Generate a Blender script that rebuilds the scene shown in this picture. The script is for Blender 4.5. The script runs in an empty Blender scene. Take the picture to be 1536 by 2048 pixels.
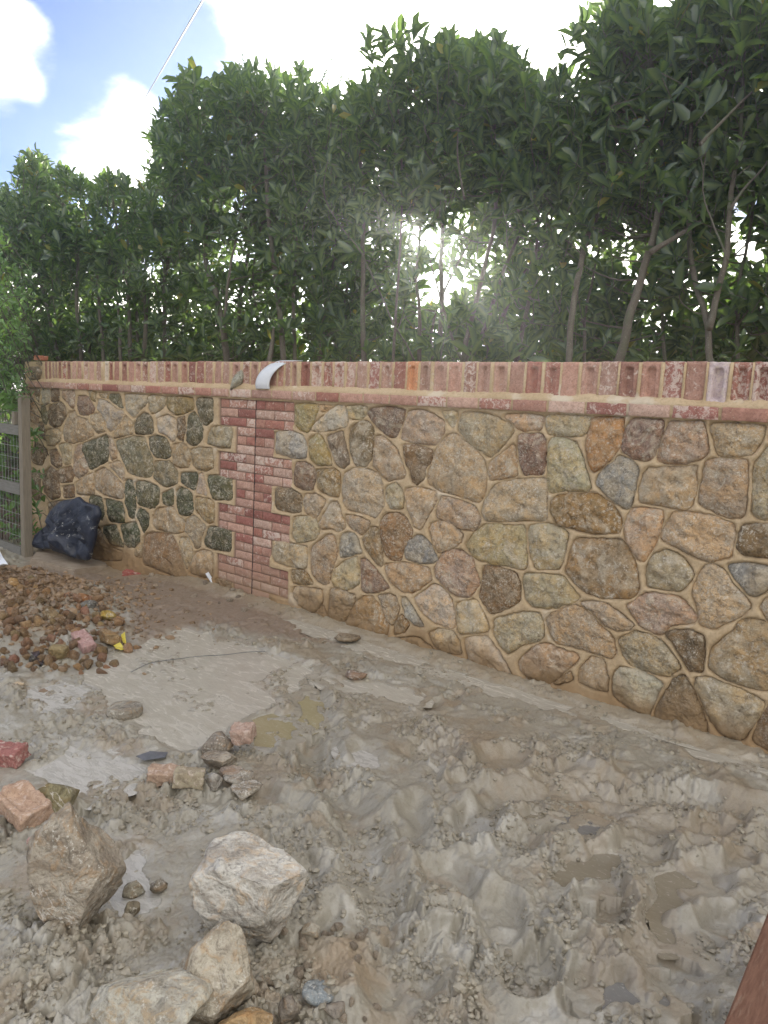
import bpy, bmesh, math, random
import numpy as np
from mathutils import Vector, Matrix

random.seed(7); RNG = np.random.default_rng(7)
scene = bpy.context.scene
COL = scene.collection

# ------------------------------------------------------------------ camera
FPX = 1450.0                      # focal length in photo pixels (photo 1536 x 2048)
CAMP = np.array([0.0, -3.969, 1.659])
RW = np.array([[0.77184388, -0.1296423, 0.62245474],
               [0.63387401, 0.08051846, -0.76923372],
               [0.04960613, 0.98828622, 0.14432456]])   # camera -> world (x along wall, y into wall, z up)
cam_d = bpy.data.cameras.new('camera'); cam = bpy.data.objects.new('camera', cam_d); COL.objects.link(cam)
cam_d.sensor_fit = 'VERTICAL'; cam_d.sensor_height = 36.0; cam_d.lens = FPX / 2048 * 36.0
cam_d.clip_start = 0.05; cam_d.clip_end = 2000
cam.matrix_world = Matrix([list(RW[i]) + [CAMP[i]] for i in range(3)] + [[0, 0, 0, 1]])
scene.camera = cam

# ------------------------------------------------------------------ world and sun
SUN_EL, SUN_AZ = math.radians(13.0), math.radians(-37.6)      # azimuth from +Y towards +X
sdir = Vector((math.sin(SUN_AZ) * math.cos(SUN_EL), math.cos(SUN_AZ) * math.cos(SUN_EL), math.sin(SUN_EL)))
world = bpy.data.worlds.new('World'); scene.world = world; world.use_nodes = True
wn = world.node_tree; wn.nodes.clear()

class NT:
    """tiny node helper"""
    def __init__(s, tree): s.t = tree
    def n(s, typ, **kw):
        nd = s.t.nodes.new(typ)
        ins = kw.pop('ins', {})
        for k, v in kw.items(): setattr(nd, k, v)
        for k, v in ins.items():
            if isinstance(v, bpy.types.NodeSocket): s.t.links.new(v, nd.inputs[k])
            else: nd.inputs[k].default_value = v
        return nd
    def noise(s, vec, scale, detail=4, rough=.5, dist=0, out='Fac'):
        nd = s.n('ShaderNodeTexNoise', ins={'Scale': scale, 'Detail': detail, 'Roughness': rough, 'Distortion': dist})
        if vec is not None: s.t.links.new(vec, nd.inputs['Vector'])
        return nd.outputs[out]
    def math(s, op, a, b=0.0, clamp=False):
        nd = s.n('ShaderNodeMath', operation=op, use_clamp=clamp)
        for i, v in enumerate((a, b)):
            if isinstance(v, bpy.types.NodeSocket): s.t.links.new(v, nd.inputs[i])
            else: nd.inputs[i].default_value = v
        return nd.outputs[0]
    def vmath(s, op, a, b, out=0):
        nd = s.n('ShaderNodeVectorMath', operation=op)
        for i, v in enumerate((a, b)):
            if isinstance(v, bpy.types.NodeSocket): s.t.links.new(v, nd.inputs[i])
            else: nd.inputs[i].default_value = v
        return nd.outputs[out]
    def ramp(s, fac, lo, hi, a=0.0, b=1.0):
        nd = s.n('ShaderNodeMapRange', interpolation_type='SMOOTHSTEP')
        s.t.links.new(fac, nd.inputs[0])
        for i, v in zip((1, 2, 3, 4), (lo, hi, a, b)): nd.inputs[i].default_value = v
        return nd.outputs[0]
    def mix(s, fac, a, b, mode='MIX'):
        nd = s.n('ShaderNodeMix', data_type='RGBA', blend_type=mode)
        for sock, v in ((nd.inputs[0], fac), (nd.inputs[6], a), (nd.inputs[7], b)):
            if isinstance(v, bpy.types.NodeSocket): s.t.links.new(v, sock)
            else: sock.default_value = (*v, 1) if isinstance(v, (tuple, list)) and len(v) == 3 else v
        return nd.outputs[2]

W = NT(wn)
sky = W.n('ShaderNodeTexSky', sky_type='NISHITA', sun_disc=False, sun_elevation=SUN_EL, sun_rotation=SUN_AZ,
          altitude=50, air_density=1.0, dust_density=1.0, ozone_density=2.0)
geo = W.n('ShaderNodeTexCoord').outputs['Generated']
# clouds: noise on the direction, flattened towards the horizon
sep = W.n('ShaderNodeSeparateXYZ', ins={0: geo})
zc = W.math('ADD', W.math('MAXIMUM', sep.outputs[2], 0.0), 0.28)
px_ = W.math('DIVIDE', sep.outputs[0], zc); py_ = W.math('DIVIDE', sep.outputs[1], zc)
cv = W.n('ShaderNodeCombineXYZ', ins={0: px_, 1: py_, 2: 0.37}).outputs[0]
cn = W.noise(cv, 1.25, 9, .56, .25)
cn2 = W.noise(cv, 3.4, 8, .6, .4)
RW0 = [[0.77184388, -0.1296423, 0.62245474], [0.63387401, 0.08051846, -0.76923372], [0.04960613, 0.98828622, 0.14432456]]
def sdirp(x, y):
    c = ((x - 768) / FPX, -(y - 1024) / FPX, -1.0); return tuple(Vector([sum(a * b for a, b in zip(r_, c)) for r_ in RW0]).normalized())
cov = cn
# a rift of blue sky with its own small clouds: (direction, width, push towards blue or cloud)
for (sx0, sy0, wdt, push) in ((330, 60, .982, -.17), (110, 60, .988, -.12), (60, 300, .990, -.10), (-250, 150, .965, -.10), (215, 265, .9955, .20), (45, 95, .9982, .16), (25, 182, .9990, .12), (640, 40, .985, .16), (900, 60, .96, .10), (1250, 80, .96, .08)):
    cov = W.math('ADD', cov, W.math('MULTIPLY', W.ramp(W.vmath('DOT_PRODUCT', geo, sdirp(sx0, sy0), 1), wdt, 1.0), push))
cmask = W.ramp(cov, .40, .60)
thick = W.ramp(W.math('ADD', W.math('MULTIPLY', cn2, .6), W.math('MULTIPLY', cn, .4)), .40, .60)
sunv = W.vmath('DOT_PRODUCT', geo, tuple(sdir), 1)
glow = W.math('POWER', W.math('MAXIMUM', sunv, 0.0), 9.0)
glow2 = W.math('POWER', W.math('MAXIMUM', sunv, 0.0), 350.0)
cb = W.math('ADD', W.math('MULTIPLY', thick, 8.0), 1.9)
cb = W.math('ADD', cb, W.math('MULTIPLY', glow, 32.0))
cb = W.math('ADD', cb, W.math('MULTIPLY', glow2, 60.0))
cb = W.math('MULTIPLY', cb, W.math('ADD', .50, W.math('MULTIPLY', W.math('MAXIMUM', sep.outputs[2], 0.0), 1.15)))
ccol = W.vmath('SCALE', (1.0, .955, .88), (0, 0, 0)); W.t.links.new(cb, ccol.node.inputs['Scale'])
SKYMUL = (0.225, 0.315, 0.555)
skyb = W.mix(1.0, sky.outputs[0], SKYMUL, 'MULTIPLY')
wc = W.mix(cmask, skyb, ccol)
bg = W.n('ShaderNodeBackground', ins={0: wc, 1: 0.10})
W.t.links.new(bg.outputs[0], W.n('ShaderNodeOutputWorld').inputs[0])
sl = bpy.data.lights.new('sun', 'SUN'); sl.energy = 4.0; sl.angle = math.radians(0.6); sl.color = (1, .9, .74)
so = bpy.data.objects.new('sun', sl); COL.objects.link(so); so.location = (-20, 26, 10)
so.rotation_euler = sdir.to_track_quat('Z', 'Y').to_euler()
vs = scene.view_settings
vs.view_transform = 'Standard'; vs.look = 'None'; vs.exposure = 1.58; vs.gamma = 1.0; vs.use_curve_mapping = False
scene.cycles.use_denoising = True
scene.cycles.max_bounces = 6; scene.cycles.transparent_max_bounces = 4
scene.cycles.volume_bounces = 0
HAZE = 0.005

# ------------------------------------------------------------------ pixel -> place helpers
def ray(x, y): return RW @ np.array([(x - 768) / FPX, -(y - 1024) / FPX, -1.0])
def wallp(x, y, Y=0.0):
    """point where the sight line through a photo pixel meets the vertical plane y = Y"""
    r = ray(x, y); k = (Y - CAMP[1]) / r[1]
    return CAMP + r * k
def smooth(a, lo, hi):
    t = np.clip((a - lo) / (hi - lo), 0, 1); return t * t * (3 - 2 * t)
def base_z(x, y):
    x = np.asarray(x, float); y = np.asarray(y, float)
    z = -0.16 * smooth(-x, 5.2, 6.6)
    mx, my = -5.9, -1.55
    z = z + 0.30 * np.exp(-(((x - mx) / .75) ** 2 + ((y - my) / .55) ** 2) * .8)
    return z
def gp(px, py):
    r = ray(px, py); z = 0.0
    for _ in range(25):
        k = (z - CAMP[2]) / r[2]; p = CAMP + r * k
        z = .5 * z + .5 * float(base_z(p[0], p[1]))
    k = (z - CAMP[2]) / r[2]; return CAMP + r * k
def depth_of(p): return float(-(RW.T @ (np.asarray(p) - CAMP))[2])

# ------------------------------------------------------------------ numpy noise
_perm = np.random.default_rng(3).permutation(512).astype(np.int32)
_perm = np.concatenate([_perm, _perm])
_ang = np.random.default_rng(4).random(512) * 2 * math.pi
_gx, _gy = np.cos(_ang), np.sin(_ang)
def pn(x, y, seed=0):
    x = np.asarray(x, float) + seed * 17.31; y = np.asarray(y, float) - seed * 9.77
    xi = np.floor(x).astype(np.int32); yi = np.floor(y).astype(np.int32)
    xf = x - xi; yf = y - yi
    u = xf * xf * xf * (xf * (xf * 6 - 15) + 10); v = yf * yf * yf * (yf * (yf * 6 - 15) + 10)
    def g(ix, iy, fx, fy):
        h = _perm[(_perm[ix & 511] + iy) & 511]
        return _gx[h] * fx + _gy[h] * fy
    a = g(xi, yi, xf, yf); b = g(xi + 1, yi, xf - 1, yf)
    c = g(xi, yi + 1, xf, yf - 1); d = g(xi + 1, yi + 1, xf - 1, yf - 1)
    return ((a + (b - a) * u) * (1 - v) + (c + (d - c) * u) * v) * 1.5
def fbm(x, y, f, o, seed=0, gain=.5):
    s = 0; a = 1.0
    for i in range(o):
        s = s + a * pn(x * f, y * f, seed + i); f *= 2.03; a *= gain
    return s

# ------------------------------------------------------------------ object helpers
def link(o, parent=None):
    COL.objects.link(o)
    if parent is not None: o.parent = parent
    return o
def tag(o, label=None, cat=None, group=None, kind=None):
    if label: o['label'] = label
    if cat: o['category'] = cat
    if group: o['group'] = group
    if kind: o['kind'] = kind
    return o
def empty(name, loc, label, cat, group=None):
    o = bpy.data.objects.new(name, None); o.location = loc; o.empty_display_size = .1
    link(o); return tag(o, label, cat, group)
def mesh_np(name, V, F, mat=None, smooth_=True):
    """V (n,3); F list of arrays of same-size faces"""
    me = bpy.data.meshes.new(name)
    V = np.asarray(V, np.float32)
    if not isinstance(F, list): F = [F]
    F = [np.asarray(f, np.int32) for f in F if len(f)]
    nl = sum(f.size for f in F); nf = sum(len(f) for f in F)
    me.vertices.add(len(V)); me.vertices.foreach_set('co', V.ravel())
    me.loops.add(nl); me.loops.foreach_set('vertex_index', np.concatenate([f.ravel() for f in F]))
    me.polygons.add(nf)
    tot = np.concatenate([np.full(len(f), f.shape[1], np.int32) for f in F])
    st = np.concatenate([[0], np.cumsum(tot)[:-1]]).astype(np.int32)
    me.polygons.foreach_set('loop_start', st)
    try: me.polygons.foreach_set('loop_total', tot)
    except Exception: pass
    me.polygons.foreach_set('use_smooth', np.full(nf, smooth_, bool))
    me.update(calc_edges=True); me.validate()
    if mat: me.materials.append(mat)
    return me
def obj(name, me, parent=None, loc=None, color=None):
    o = bpy.data.objects.new(name, me); link(o, parent)
    if loc is not None: o.location = loc
    if color is not None: o.color = (*color, 1)
    return o
def fattr(me, name, arr):
    a = me.attributes.new(name, 'FLOAT', 'POINT'); a.data.foreach_set('value', np.asarray(arr, np.float32))
def cattr(me, name, arr):
    a = me.attributes.new(name, 'FLOAT_COLOR', 'POINT')
    c = np.ones((len(arr), 4), np.float32); c[:, :3] = arr; a.data.foreach_set('color', c.ravel())
def grid_faces(nr, nc):
    i = np.arange(nr - 1)[:, None] * nc + np.arange(nc - 1)[None, :]
    return np.stack([i, i + 1, i + nc + 1, i + nc], -1).reshape(-1, 4)
class MB:
    """collects tubes and boxes as one mesh"""
    def __init__(s): s.v = []; s.f4 = []; s.f3 = []; s.n = 0
    def add(s, V, F4=None, F3=None):
        V = np.asarray(V, float)
        if F4 is not None and len(F4): s.f4.append(np.asarray(F4) + s.n)
        if F3 is not None and len(F3): s.f3.append(np.asarray(F3) + s.n)
        s.v.append(V); s.n += len(V)
    def tube(s, pts, rad, k=7):
        pts = np.asarray(pts, float); n = len(pts)
        rad = np.broadcast_to(np.asarray(rad, float), (n,))
        t = np.gradient(pts, axis=0); t /= np.linalg.norm(t, axis=1)[:, None] + 1e-9
        up = np.array([0.3, 0.9, 0.2]); a = np.cross(t, up); a /= np.linalg.norm(a, axis=1)[:, None] + 1e-9
        b = np.cross(t, a)
        th = np.arange(k) / k * 2 * math.pi
        V = pts[:, None] + rad[:, None, None] * (np.cos(th)[None, :, None] * a[:, None] + np.sin(th)[None, :, None] * b[:, None])
        i = np.arange(n - 1)[:, None] * k; j = np.arange(k)[None]
        F = np.stack([i + j, i + (j + 1) % k, i + k + (j + 1) % k, i + k + j], -1).reshape(-1, 4)
        V = V.reshape(-1, 3); V = np.vstack([V, pts[-1] + t[-1] * rad[-1] * .6, pts[0]])
        e = (n - 1) * k
        F3 = [[e + q, e + (q + 1) % k, n * k] for q in range(k)] + [[(q + 1) % k, q, n * k + 1] for q in range(k)]
        s.add(V, F, F3)
    def build(s, name, mat, parent=None, smooth_=True, loc=None):
        F = []
        if s.f4: F.append(np.concatenate(s.f4))
        if s.f3: F.append(np.concatenate(s.f3))
        V = np.concatenate(s.v)
        if loc is not None: V = V - np.asarray(loc)
        return obj(name, mesh_np(name, V, F, mat, smooth_), parent, loc)

# ------------------------------------------------------------------ materials
def newmat(name):
    m = bpy.data.materials.new(name); m.use_nodes = True
    t = m.node_tree; t.nodes.clear(); N = NT(t)
    b = N.n('ShaderNodeBsdfPrincipled'); o = N.n('ShaderNodeOutputMaterial')
    t.links.new(b.outputs[0], o.inputs[0]); return m, N, b, o
def setc(N, b, **kw):
    for k, v in kw.items():
        k = k.replace('_', ' ')
        if isinstance(v, bpy.types.NodeSocket): N.t.links.new(v, b.inputs[k])
        else: b.inputs[k].default_value = (*v, 1) if isinstance(v, tuple) and len(v) == 3 else v
def bump(N, b, h, strength=.5, dist=.01, prev=None):
    nd = N.n('ShaderNodeBump', ins={'Strength': strength, 'Distance': dist, 'Height': h})
    if prev is not None: N.t.links.new(prev, nd.inputs['Normal'])
    N.t.links.new(nd.outputs[0], b.inputs['Normal']); return nd.outputs[0]
def objcoord(N, rnd=True):
    c = N.n('ShaderNodeTexCoord').outputs['Object']
    if rnd:
        r = N.n('ShaderNodeObjectInfo').outputs['Random']
        sc_ = N.vmath('SCALE', (37.0, 19.0, 53.0), (0, 0, 0)); N.t.links.new(r, sc_.node.inputs['Scale'])
        c = N.vmath('ADD', c, sc_)
    return c
def attr(N, name, out='Fac'):
    nd = N.n('ShaderNodeAttribute', attribute_name=name); return nd.outputs[out]

def stone_material(name, gain=1.0, dirt=True):
    m, N, b, o = newmat(name)
    c = objcoord(N); oi_ = N.n('ShaderNodeObjectInfo'); oc = oi_.outputs['Color']
    sc_ = N.vmath('SCALE', c, (0, 0, 0)); N.t.links.new(N.math('ADD', N.math('MULTIPLY', N.math('FRACT', N.math('MULTIPLY', oi_.outputs['Random'], 7.3)), .9), .55), sc_.node.inputs['Scale']); c = sc_
    big = N.noise(c, 9, 5, .62, .6); med = N.noise(c, 38, 6, .68, .4); fine = N.noise(c, 170, 5, .75)
    col = N.mix(N.ramp(big, .38, .62), oc, N.mix(1.0, oc, (1.20, 1.02, .78), 'MULTIPLY'))
    col = N.mix(N.ramp(N.noise(c, 14, 5, .6, .8), .52, .68, 0, .75), col, N.mix(1.0, oc, (.74, .75, .76), 'MULTIPLY'))
    col = N.mix(N.ramp(med, .36, .50, .75, 0), col, N.mix(1.0, oc, (.45, .40, .34), 'MULTIPLY'))
    cream = N.ramp(N.noise(c, 8, 6, .68, 1.4), .50, .66, 0, .6)
    col = N.mix(cream, col, (.52, .455, .35))
    lich = N.math('MULTIPLY', N.ramp(N.noise(c, 75, 6, .75, .3), .50, .62), N.ramp(N.noise(c, 11, 4, .6), .38, .62, .15, 1))
    col = N.mix(N.math('MULTIPLY', lich, .72), col, (.66, .62, .54))
    col = N.mix(N.ramp(N.noise(c, 26, 6, .7, 1.2), .56, .66, 0, .55), col, (.52, .46, .36))
    col = N.mix(N.ramp(fine, .36, .47, .55, 0), col, N.mix(1.0, col, (.42, .38, .34), 'MULTIPLY'))
    col = N.mix(N.ramp(fine, .58, .68, 0, .32), col, (.66, .62, .55))
    if dirt:       # mud splashed up the foot of the wall
        pos = N.n('ShaderNodeNewGeometry').outputs['Position']
        z = N.n('ShaderNodeSeparateXYZ', ins={0: pos}).outputs[2]
        zz = N.math('SUBTRACT', z, N.math('MULTIPLY', N.math('SUBTRACT', N.noise(pos, 2.6, 5, .6), .5), .55))
        col = N.mix(N.ramp(zz, .02, .24, .93, 0), col, N.mix(N.noise(pos, 30, 4), (.30, .20, .105), (.21, .14, .075)))
    if gain != 1: col = N.mix(1.0, col, (gain,) * 3, 'MULTIPLY')
    setc(N, b, Base_Color=col, Roughness=N.ramp(med, .3, .7, .62, .88), Specular_IOR_Level=.35)
    h = N.math('ADD', N.noise(c, 34, 3, .55, .4), N.math('MULTIPLY', N.noise(c, 90, 2, .5), .3))
    vo = N.n('ShaderNodeTexVoronoi', feature='F1', ins={'Scale': 24.0}); N.t.links.new(N.vmath('ADD', c, N.vmath('MULTIPLY', N.noise(c, 18, 3, .6, out='Color'), (.05, .05, .05))), vo.inputs['Vector'])
    h = N.math('ADD', h, N.math('MULTIPLY', vo.outputs['Distance'], .9))
    bump(N, b, h, .7, .014)
    return m
M = {}
M['stone'] = stone_material('fieldstone')
def rock_material():
    m, N, b, o = newmat('rock')
    c = objcoord(N); oc = N.n('ShaderNodeObjectInfo').outputs['Color']
    w = N.vmath('MULTIPLY', c, (1.0, 1.0, 2.2))
    big = N.noise(w, 5.5, 6, .62, 1.2); mid = N.noise(c, 17, 7, .70, 1.0); fine = N.noise(c, 95, 6, .75)
    col = N.mix(N.ramp(big, .36, .60), N.mix(1.0, oc, (.78, .72, .66), 'MULTIPLY'), N.mix(1.0, oc, (1.28, 1.26, 1.22), 'MULTIPLY'))
    col = N.mix(N.ramp(mid, .50, .62, 0, .6), col, N.mix(1.0, oc, (1.15, .86, .58), 'MULTIPLY'))
    col = N.mix(N.ramp(mid, .34, .46, .75, 0), col, N.mix(1.0, oc, (.50, .47, .43), 'MULTIPLY'))
    vein = N.math('ABSOLUTE', N.math('SUBTRACT', N.noise(c, 4.2, 7, .62, 1.6), .5))
    col = N.mix(N.math('MULTIPLY', N.ramp(vein, .003, .018, .6, 0), N.ramp(N.noise(c, 3.0, 3, .5), .52, .62)), col, (.70, .67, .62))
    col = N.mix(N.math('MULTIPLY', N.ramp(fine, .54, .64), N.ramp(N.noise(c, 7, 5, .65), .46, .60, 0, .75)), col, (.70, .68, .62))
    col = N.mix(N.ramp(fine, .38, .47, .5, 0), col, N.mix(1.0, col, (.5, .46, .42), 'MULTIPLY'))
    setc(N, b, Base_Color=col, Roughness=.72, Specular_IOR_Level=.4)
    vo = N.n('ShaderNodeTexVoronoi', feature='F1', ins={'Scale': 13.0}); N.t.links.new(N.vmath('ADD', c, N.vmath('MULTIPLY', N.noise(c, 9, 4, .6, out='Color'), (.14, .14, .14))), vo.inputs['Vector'])
    h = N.math('ADD', N.math('MULTIPLY', N.noise(c, 17, 4, .6, 1.0), 1.3), N.math('ADD', N.math('MULTIPLY', N.noise(c, 60, 3, .5), .4), N.math('MULTIPLY', vo.outputs['Distance'], 1.0)))
    bump(N, b, h, .7, .025); return m
M['rock'] = rock_material()

def mortar_material():
    m, N, b, o = newmat('lime_mortar')
    c = objcoord(N, False)
    pier = attr(N, 'pier')
    n1 = N.noise(c, 5, 5, .6); n2 = N.noise(c, 60, 5, .7); n3 = N.noise(c, 400, 3, .6)
    col = N.mix(N.ramp(n1, .3, .7), (.48, .36, .22), (.58, .455, .30))
    col = N.mix(N.ramp(n2, .35, .55, .4, 0), col, (.31, .22, .125))
    col = N.mix(N.ramp(N.noise(c, 3.1, 4, .6), .60, .68, 0, .6), col, (.68, .62, .52))
    col = N.mix(N.math('MULTIPLY', pier, .9), col, N.mix(n2, (.26, .165, .13), (.18, .11, .09)))
    pos = N.n('ShaderNodeNewGeometry').outputs['Position']
    z = N.n('ShaderNodeSeparateXYZ', ins={0: pos}).outputs[2]
    zz = N.math('SUBTRACT', z, N.math('MULTIPLY', N.math('SUBTRACT', N.noise(pos, 2.6, 5, .6), .5), .5))
    col = N.mix(N.ramp(zz, .02, .24, .9, 0), col, N.mix(N.noise(pos, 30, 4), (.34, .22, .115), (.24, .16, .085)))
    setc(N, b, Base_Color=col, Roughness=.85, Specular_IOR_Level=.25)
    bump(N, b, N.noise(c, 50, 3, .55), .35, .006)
    return m
M['mortar'] = mortar_material()

def brick_material(name, lime=.5, frog=False, clean=False):
    m, N, b, o = newmat(name)
    c = objcoord(N); oi = N.n('ShaderNodeObjectInfo'); oc = oi.outputs['Color']; rn = oi.outputs['Random']
    n1 = N.noise(c, 22, 5, .65, .5); n2 = N.noise(c, 90, 5, .7); n3 = N.noise(c, 420, 3, .7)
    col = N.mix(N.ramp(n1, .35, .65), oc, N.mix(1.0, oc, (1.28, 1.35, 1.4), 'MULTIPLY'))
    col = N.mix(N.ramp(n2, .36, .52, .5, 0), col, N.mix(1.0, oc, (.5, .42, .45), 'MULTIPLY'))
    # lime bloom and old mortar: more on some bricks than on others
    th = N.math('SUBTRACT', N.noise(c, 30, 7, .75, .8), N.math('MULTIPLY', N.math('SUBTRACT', N.math('POWER', rn, 1.6), .45), -.16 if not clean else 0))
    li = N.ramp(th, .52, .62)
    col = N.mix(N.math('MULTIPLY', li, lime), col, N.mix(n2, (.72, .62, .56), (.60, .50, .42)))
    col = N.mix(N.ramp(n3, .58, .70, 0, .4), col, (.70, .60, .54))
    pos = N.n('ShaderNodeNewGeometry').outputs['Position']
    z = N.n('ShaderNodeSeparateXYZ', ins={0: pos}).outputs[2]
    if not clean:
        zz = N.math('SUBTRACT', z, N.math('MULTIPLY', N.math('SUBTRACT', N.noise(pos, 3, 5, .6), .5), .4))
        col = N.mix(N.ramp(zz, .0, .5, .75, 0), col, N.mix(n2, (.40, .29, .21), (.30, .20, .13)))
    setc(N, b, Base_Color=col, Roughness=.82, Specular_IOR_Level=.3)
    bump(N, b, N.noise(c, 80, 3, .55), .5, .005)
    return m
M['brick'] = brick_material('old_red_brick', .8)
M['brick_cap'] = brick_material('frogged_brick', .8)
M['brick_loose'] = brick_material('loose_brick', .55, clean=True)

def leaf_material(name, a, bcol, trans):
    m, N, b, o = newmat(name)
    tint = attr(N, 'tint'); rib = attr(N, 'rib'); rnd = N.n('ShaderNodeObjectInfo').outputs['Random']
    t = N.math('FRACT', N.math('ADD', tint, rnd))
    pos = N.n('ShaderNodeNewGeometry').outputs['Position']
    clump = N.noise(pos, 1.7, 3, .5)
    col = N.mix(t, a, bcol)
    col = N.mix(N.ramp(clump, .4, .65, 0, .5), col, N.mix(1.0, col, (1.5, 1.35, .9), 'MULTIPLY'))
    col = N.mix(N.ramp(t, .988, .993), col, (.20, .165, .05))
    col = N.mix(N.math('MULTIPLY', rib, .55), col, (.16, .22, .08))
    setc(N, b, Base_Color=col, Roughness=.27, Specular_IOR_Level=.7)
    tr = N.n('ShaderNodeBsdfTranslucent', ins={0: N.mix(1.0, col, (2.6, 3.0, 1.0), 'MULTIPLY')})
    mx = N.n('ShaderNodeMixShader', ins={0: trans, 1: b.outputs[0], 2: tr.outputs[0]})
    N.t.links.new(mx.outputs[0], o.inputs[0])
    return m
M['leaf'] = leaf_material('laurel_leaf', (.028, .056, .050), (.064, .102, .082), .30)
M['ivy'] = leaf_material('climber_leaf', (.085, .18, .085), (.15, .26, .13), .25)

def bark_material():
    m, N, b, o = newmat('bark')
    c = N.n('ShaderNodeTexCoord').outputs['Object']
    n1 = N.noise(c, 14, 5, .65); n2 = N.noise(c, 110, 5, .75)
    col = N.mix(n1, (.075, .062, .048), (.135, .118, .095))
    col = N.mix(N.ramp(n2, .56, .68, 0, .6), col, (.33, .33, .28))
    col = N.mix(N.ramp(N.noise(c, 6, 3), .5, .68, 0, .5), col, (.07, .095, .045))
    setc(N, b, Base_Color=col, Roughness=.85); bump(N, b, n2, .6, .006); return m
M['bark'] = bark_material()

def mud_material():
    m, N, b, o = newmat('mud')
    c = N.n('ShaderNodeTexCoord').outputs['Object']
    wet = attr(N, 'wet'); base = attr(N, 'tone', 'Color')
    n0 = N.noise(c, 7, 6, .66, .9); n1 = N.noise(c, 24, 4, .6, .6); n2 = N.noise(c, 75, 3, .6); n3 = N.noise(c, 220, 2, .5)
    col = N.mix(N.ramp(n0, .40, .60, 0, .35), base, N.mix(1.0, base, (1.18, 1.20, 1.22), 'MULTIPLY'))
    col = N.mix(N.ramp(n1, .36, .48, .18, 0), col, N.mix(1.0, base, (.82, .76, .68), 'MULTIPLY'))
    col = N.mix(N.ramp(n2, .36, .44, .22, 0), col, N.mix(1.0, base, (.62, .56, .50), 'MULTIPLY'))
    col = N.mix(N.ramp(n2, .62, .72, 0, .12), col, N.mix(1.0, base, (1.6, 1.6, 1.6), 'MULTIPLY'))
    
    ro = N.math('SUBTRACT', N.ramp(n1, .3, .7, .58, .36), N.math('MULTIPLY', wet, .26))
    setc(N, b, Base_Color=col, Roughness=ro, Specular_IOR_Level=.5, Coat_Weight=N.math('ADD', .22, N.math('MULTIPLY', wet, .6)), Coat_Roughness=.22)
    h = N.math('ADD', N.math('MULTIPLY', n2, 1.0), N.math('MULTIPLY', n3, .35))
    h = N.math('MULTIPLY', h, N.math('SUBTRACT', 1.0, N.math('MULTIPLY', wet, .7)))
    bump(N, b, h, .45, .008); return m
M['mud'] = mud_material()

def liquid_material(name, c1, c2, rough, bs=.1):
    m, N, b, o = newmat(name)
    c = N.n('ShaderNodeTexCoord').outputs['Object']
    mp = N.vmath('MULTIPLY', c, (1.0, 2.6, 1.0))
    n1 = N.noise(mp, 6, 6, .6, 1.5); n2 = N.noise(mp, 30, 5, .6, 1.2); n3 = N.noise(c, 200, 3, .6)
    col = N.mix(N.ramp(n1, .35, .65), c1, c2)
    col = N.mix(N.ramp(n2, .56, .70, 0, .35), col, (.62, .60, .56))
    setc(N, b, Base_Color=col, Roughness=N.ramp(n1, .3, .7, rough * .7, rough * 1.4), Specular_IOR_Level=.5)
    bump(N, b, N.noise(mp, 22, 3, .55, 1.2), bs * .6, .008); return m
M['slurry'] = liquid_material('clay_slurry', (.42, .395, .335), (.50, .475, .415), .22, .5)
M['whiteslurry'] = liquid_material('pale_slurry', (.41, .395, .36), (.50, .485, .455), .28, .6)
M['ochre_water'] = liquid_material('ochre_puddle', (.31, .27, .155), (.345, .305, .19), .07, .02)
M['tan_water'] = liquid_material('tan_puddle', (.24, .21, .155), (.26, .23, .175), .03, .0)
M['grey_water'] = liquid_material('grey_puddle', (.19, .185, .175), (.21, .205, .195), .03, .0)

def plain(name, c1, c2, scale=20, rough=.6, bs=.3, bd=.004, stretch=(1, 1, 1), spec=.5, third=None):
    m, N, b, o = newmat(name)
    c = N.vmath('MULTIPLY', objcoord(N), stretch)
    n1 = N.noise(c, scale, 6, .65, .4); n2 = N.noise(c, scale * 7, 4, .7)
    col = N.mix(N.ramp(n1, .33, .67), c1, c2)
    if third: col = N.mix(N.ramp(N.noise(c, scale * .6, 5, .7), .55, .68, 0, .8), col, third)
    setc(N, b, Base_Color=col, Roughness=rough, Specular_IOR_Level=spec)
    bump(N, b, N.math('ADD', n1, N.math('MULTIPLY', n2, .5)), bs, bd); return m
M['soil'] = plain('garden_soil', (.09, .065, .04), (.14, .10, .065), 8, .9, .8, .02)
M['post'] = plain('weathered_timber', (.19, .165, .125), (.26, .225, .175), 14, .75, .5, .004, (6, 6, .5), third=(.19, .165, .13))
M['rail'] = plain('grey_timber', (.15, .145, .13), (.22, .215, .20), 14, .8, .5, .004, (.5, 6, 6))
M['board'] = plain('rusty_board', (.15, .065, .038), (.22, .11, .07), 22, .7, .9, .008, (5, .7, 5), third=(.26, .17, .12))
M['plastic'] = plain('white_plastic', (.66, .70, .76), (.74, .77, .82), 4, .38, .05)
M['concrete'] = plain('concrete', (.27, .215, .16), (.36, .30, .235), 12, .85, .5, .004)
M['cable'] = plain('grey_cable', (.10, .11, .11), (.17, .18, .18), 20, .5, .1)
M['wire'] = plain('galvanised_wire', (.40, .42, .42), (.5, .52, .52), 20, .45, .1)
M['filler'] = plain('joint_filler', (.06, .035, .032), (.10, .06, .05), 30, .85, .3)
M['yellow'] = plain('yellow_plastic', (.62, .52, .06), (.72, .62, .14), 30, .45, .2)
M['film'] = plain('grey_film', (.11, .12, .14), (.16, .17, .20), 30, .3, .2)
M['glass_dark'] = plain('dark_glassy', (.03, .025, .03), (.07, .06, .08), 30, .2, .2)

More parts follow.
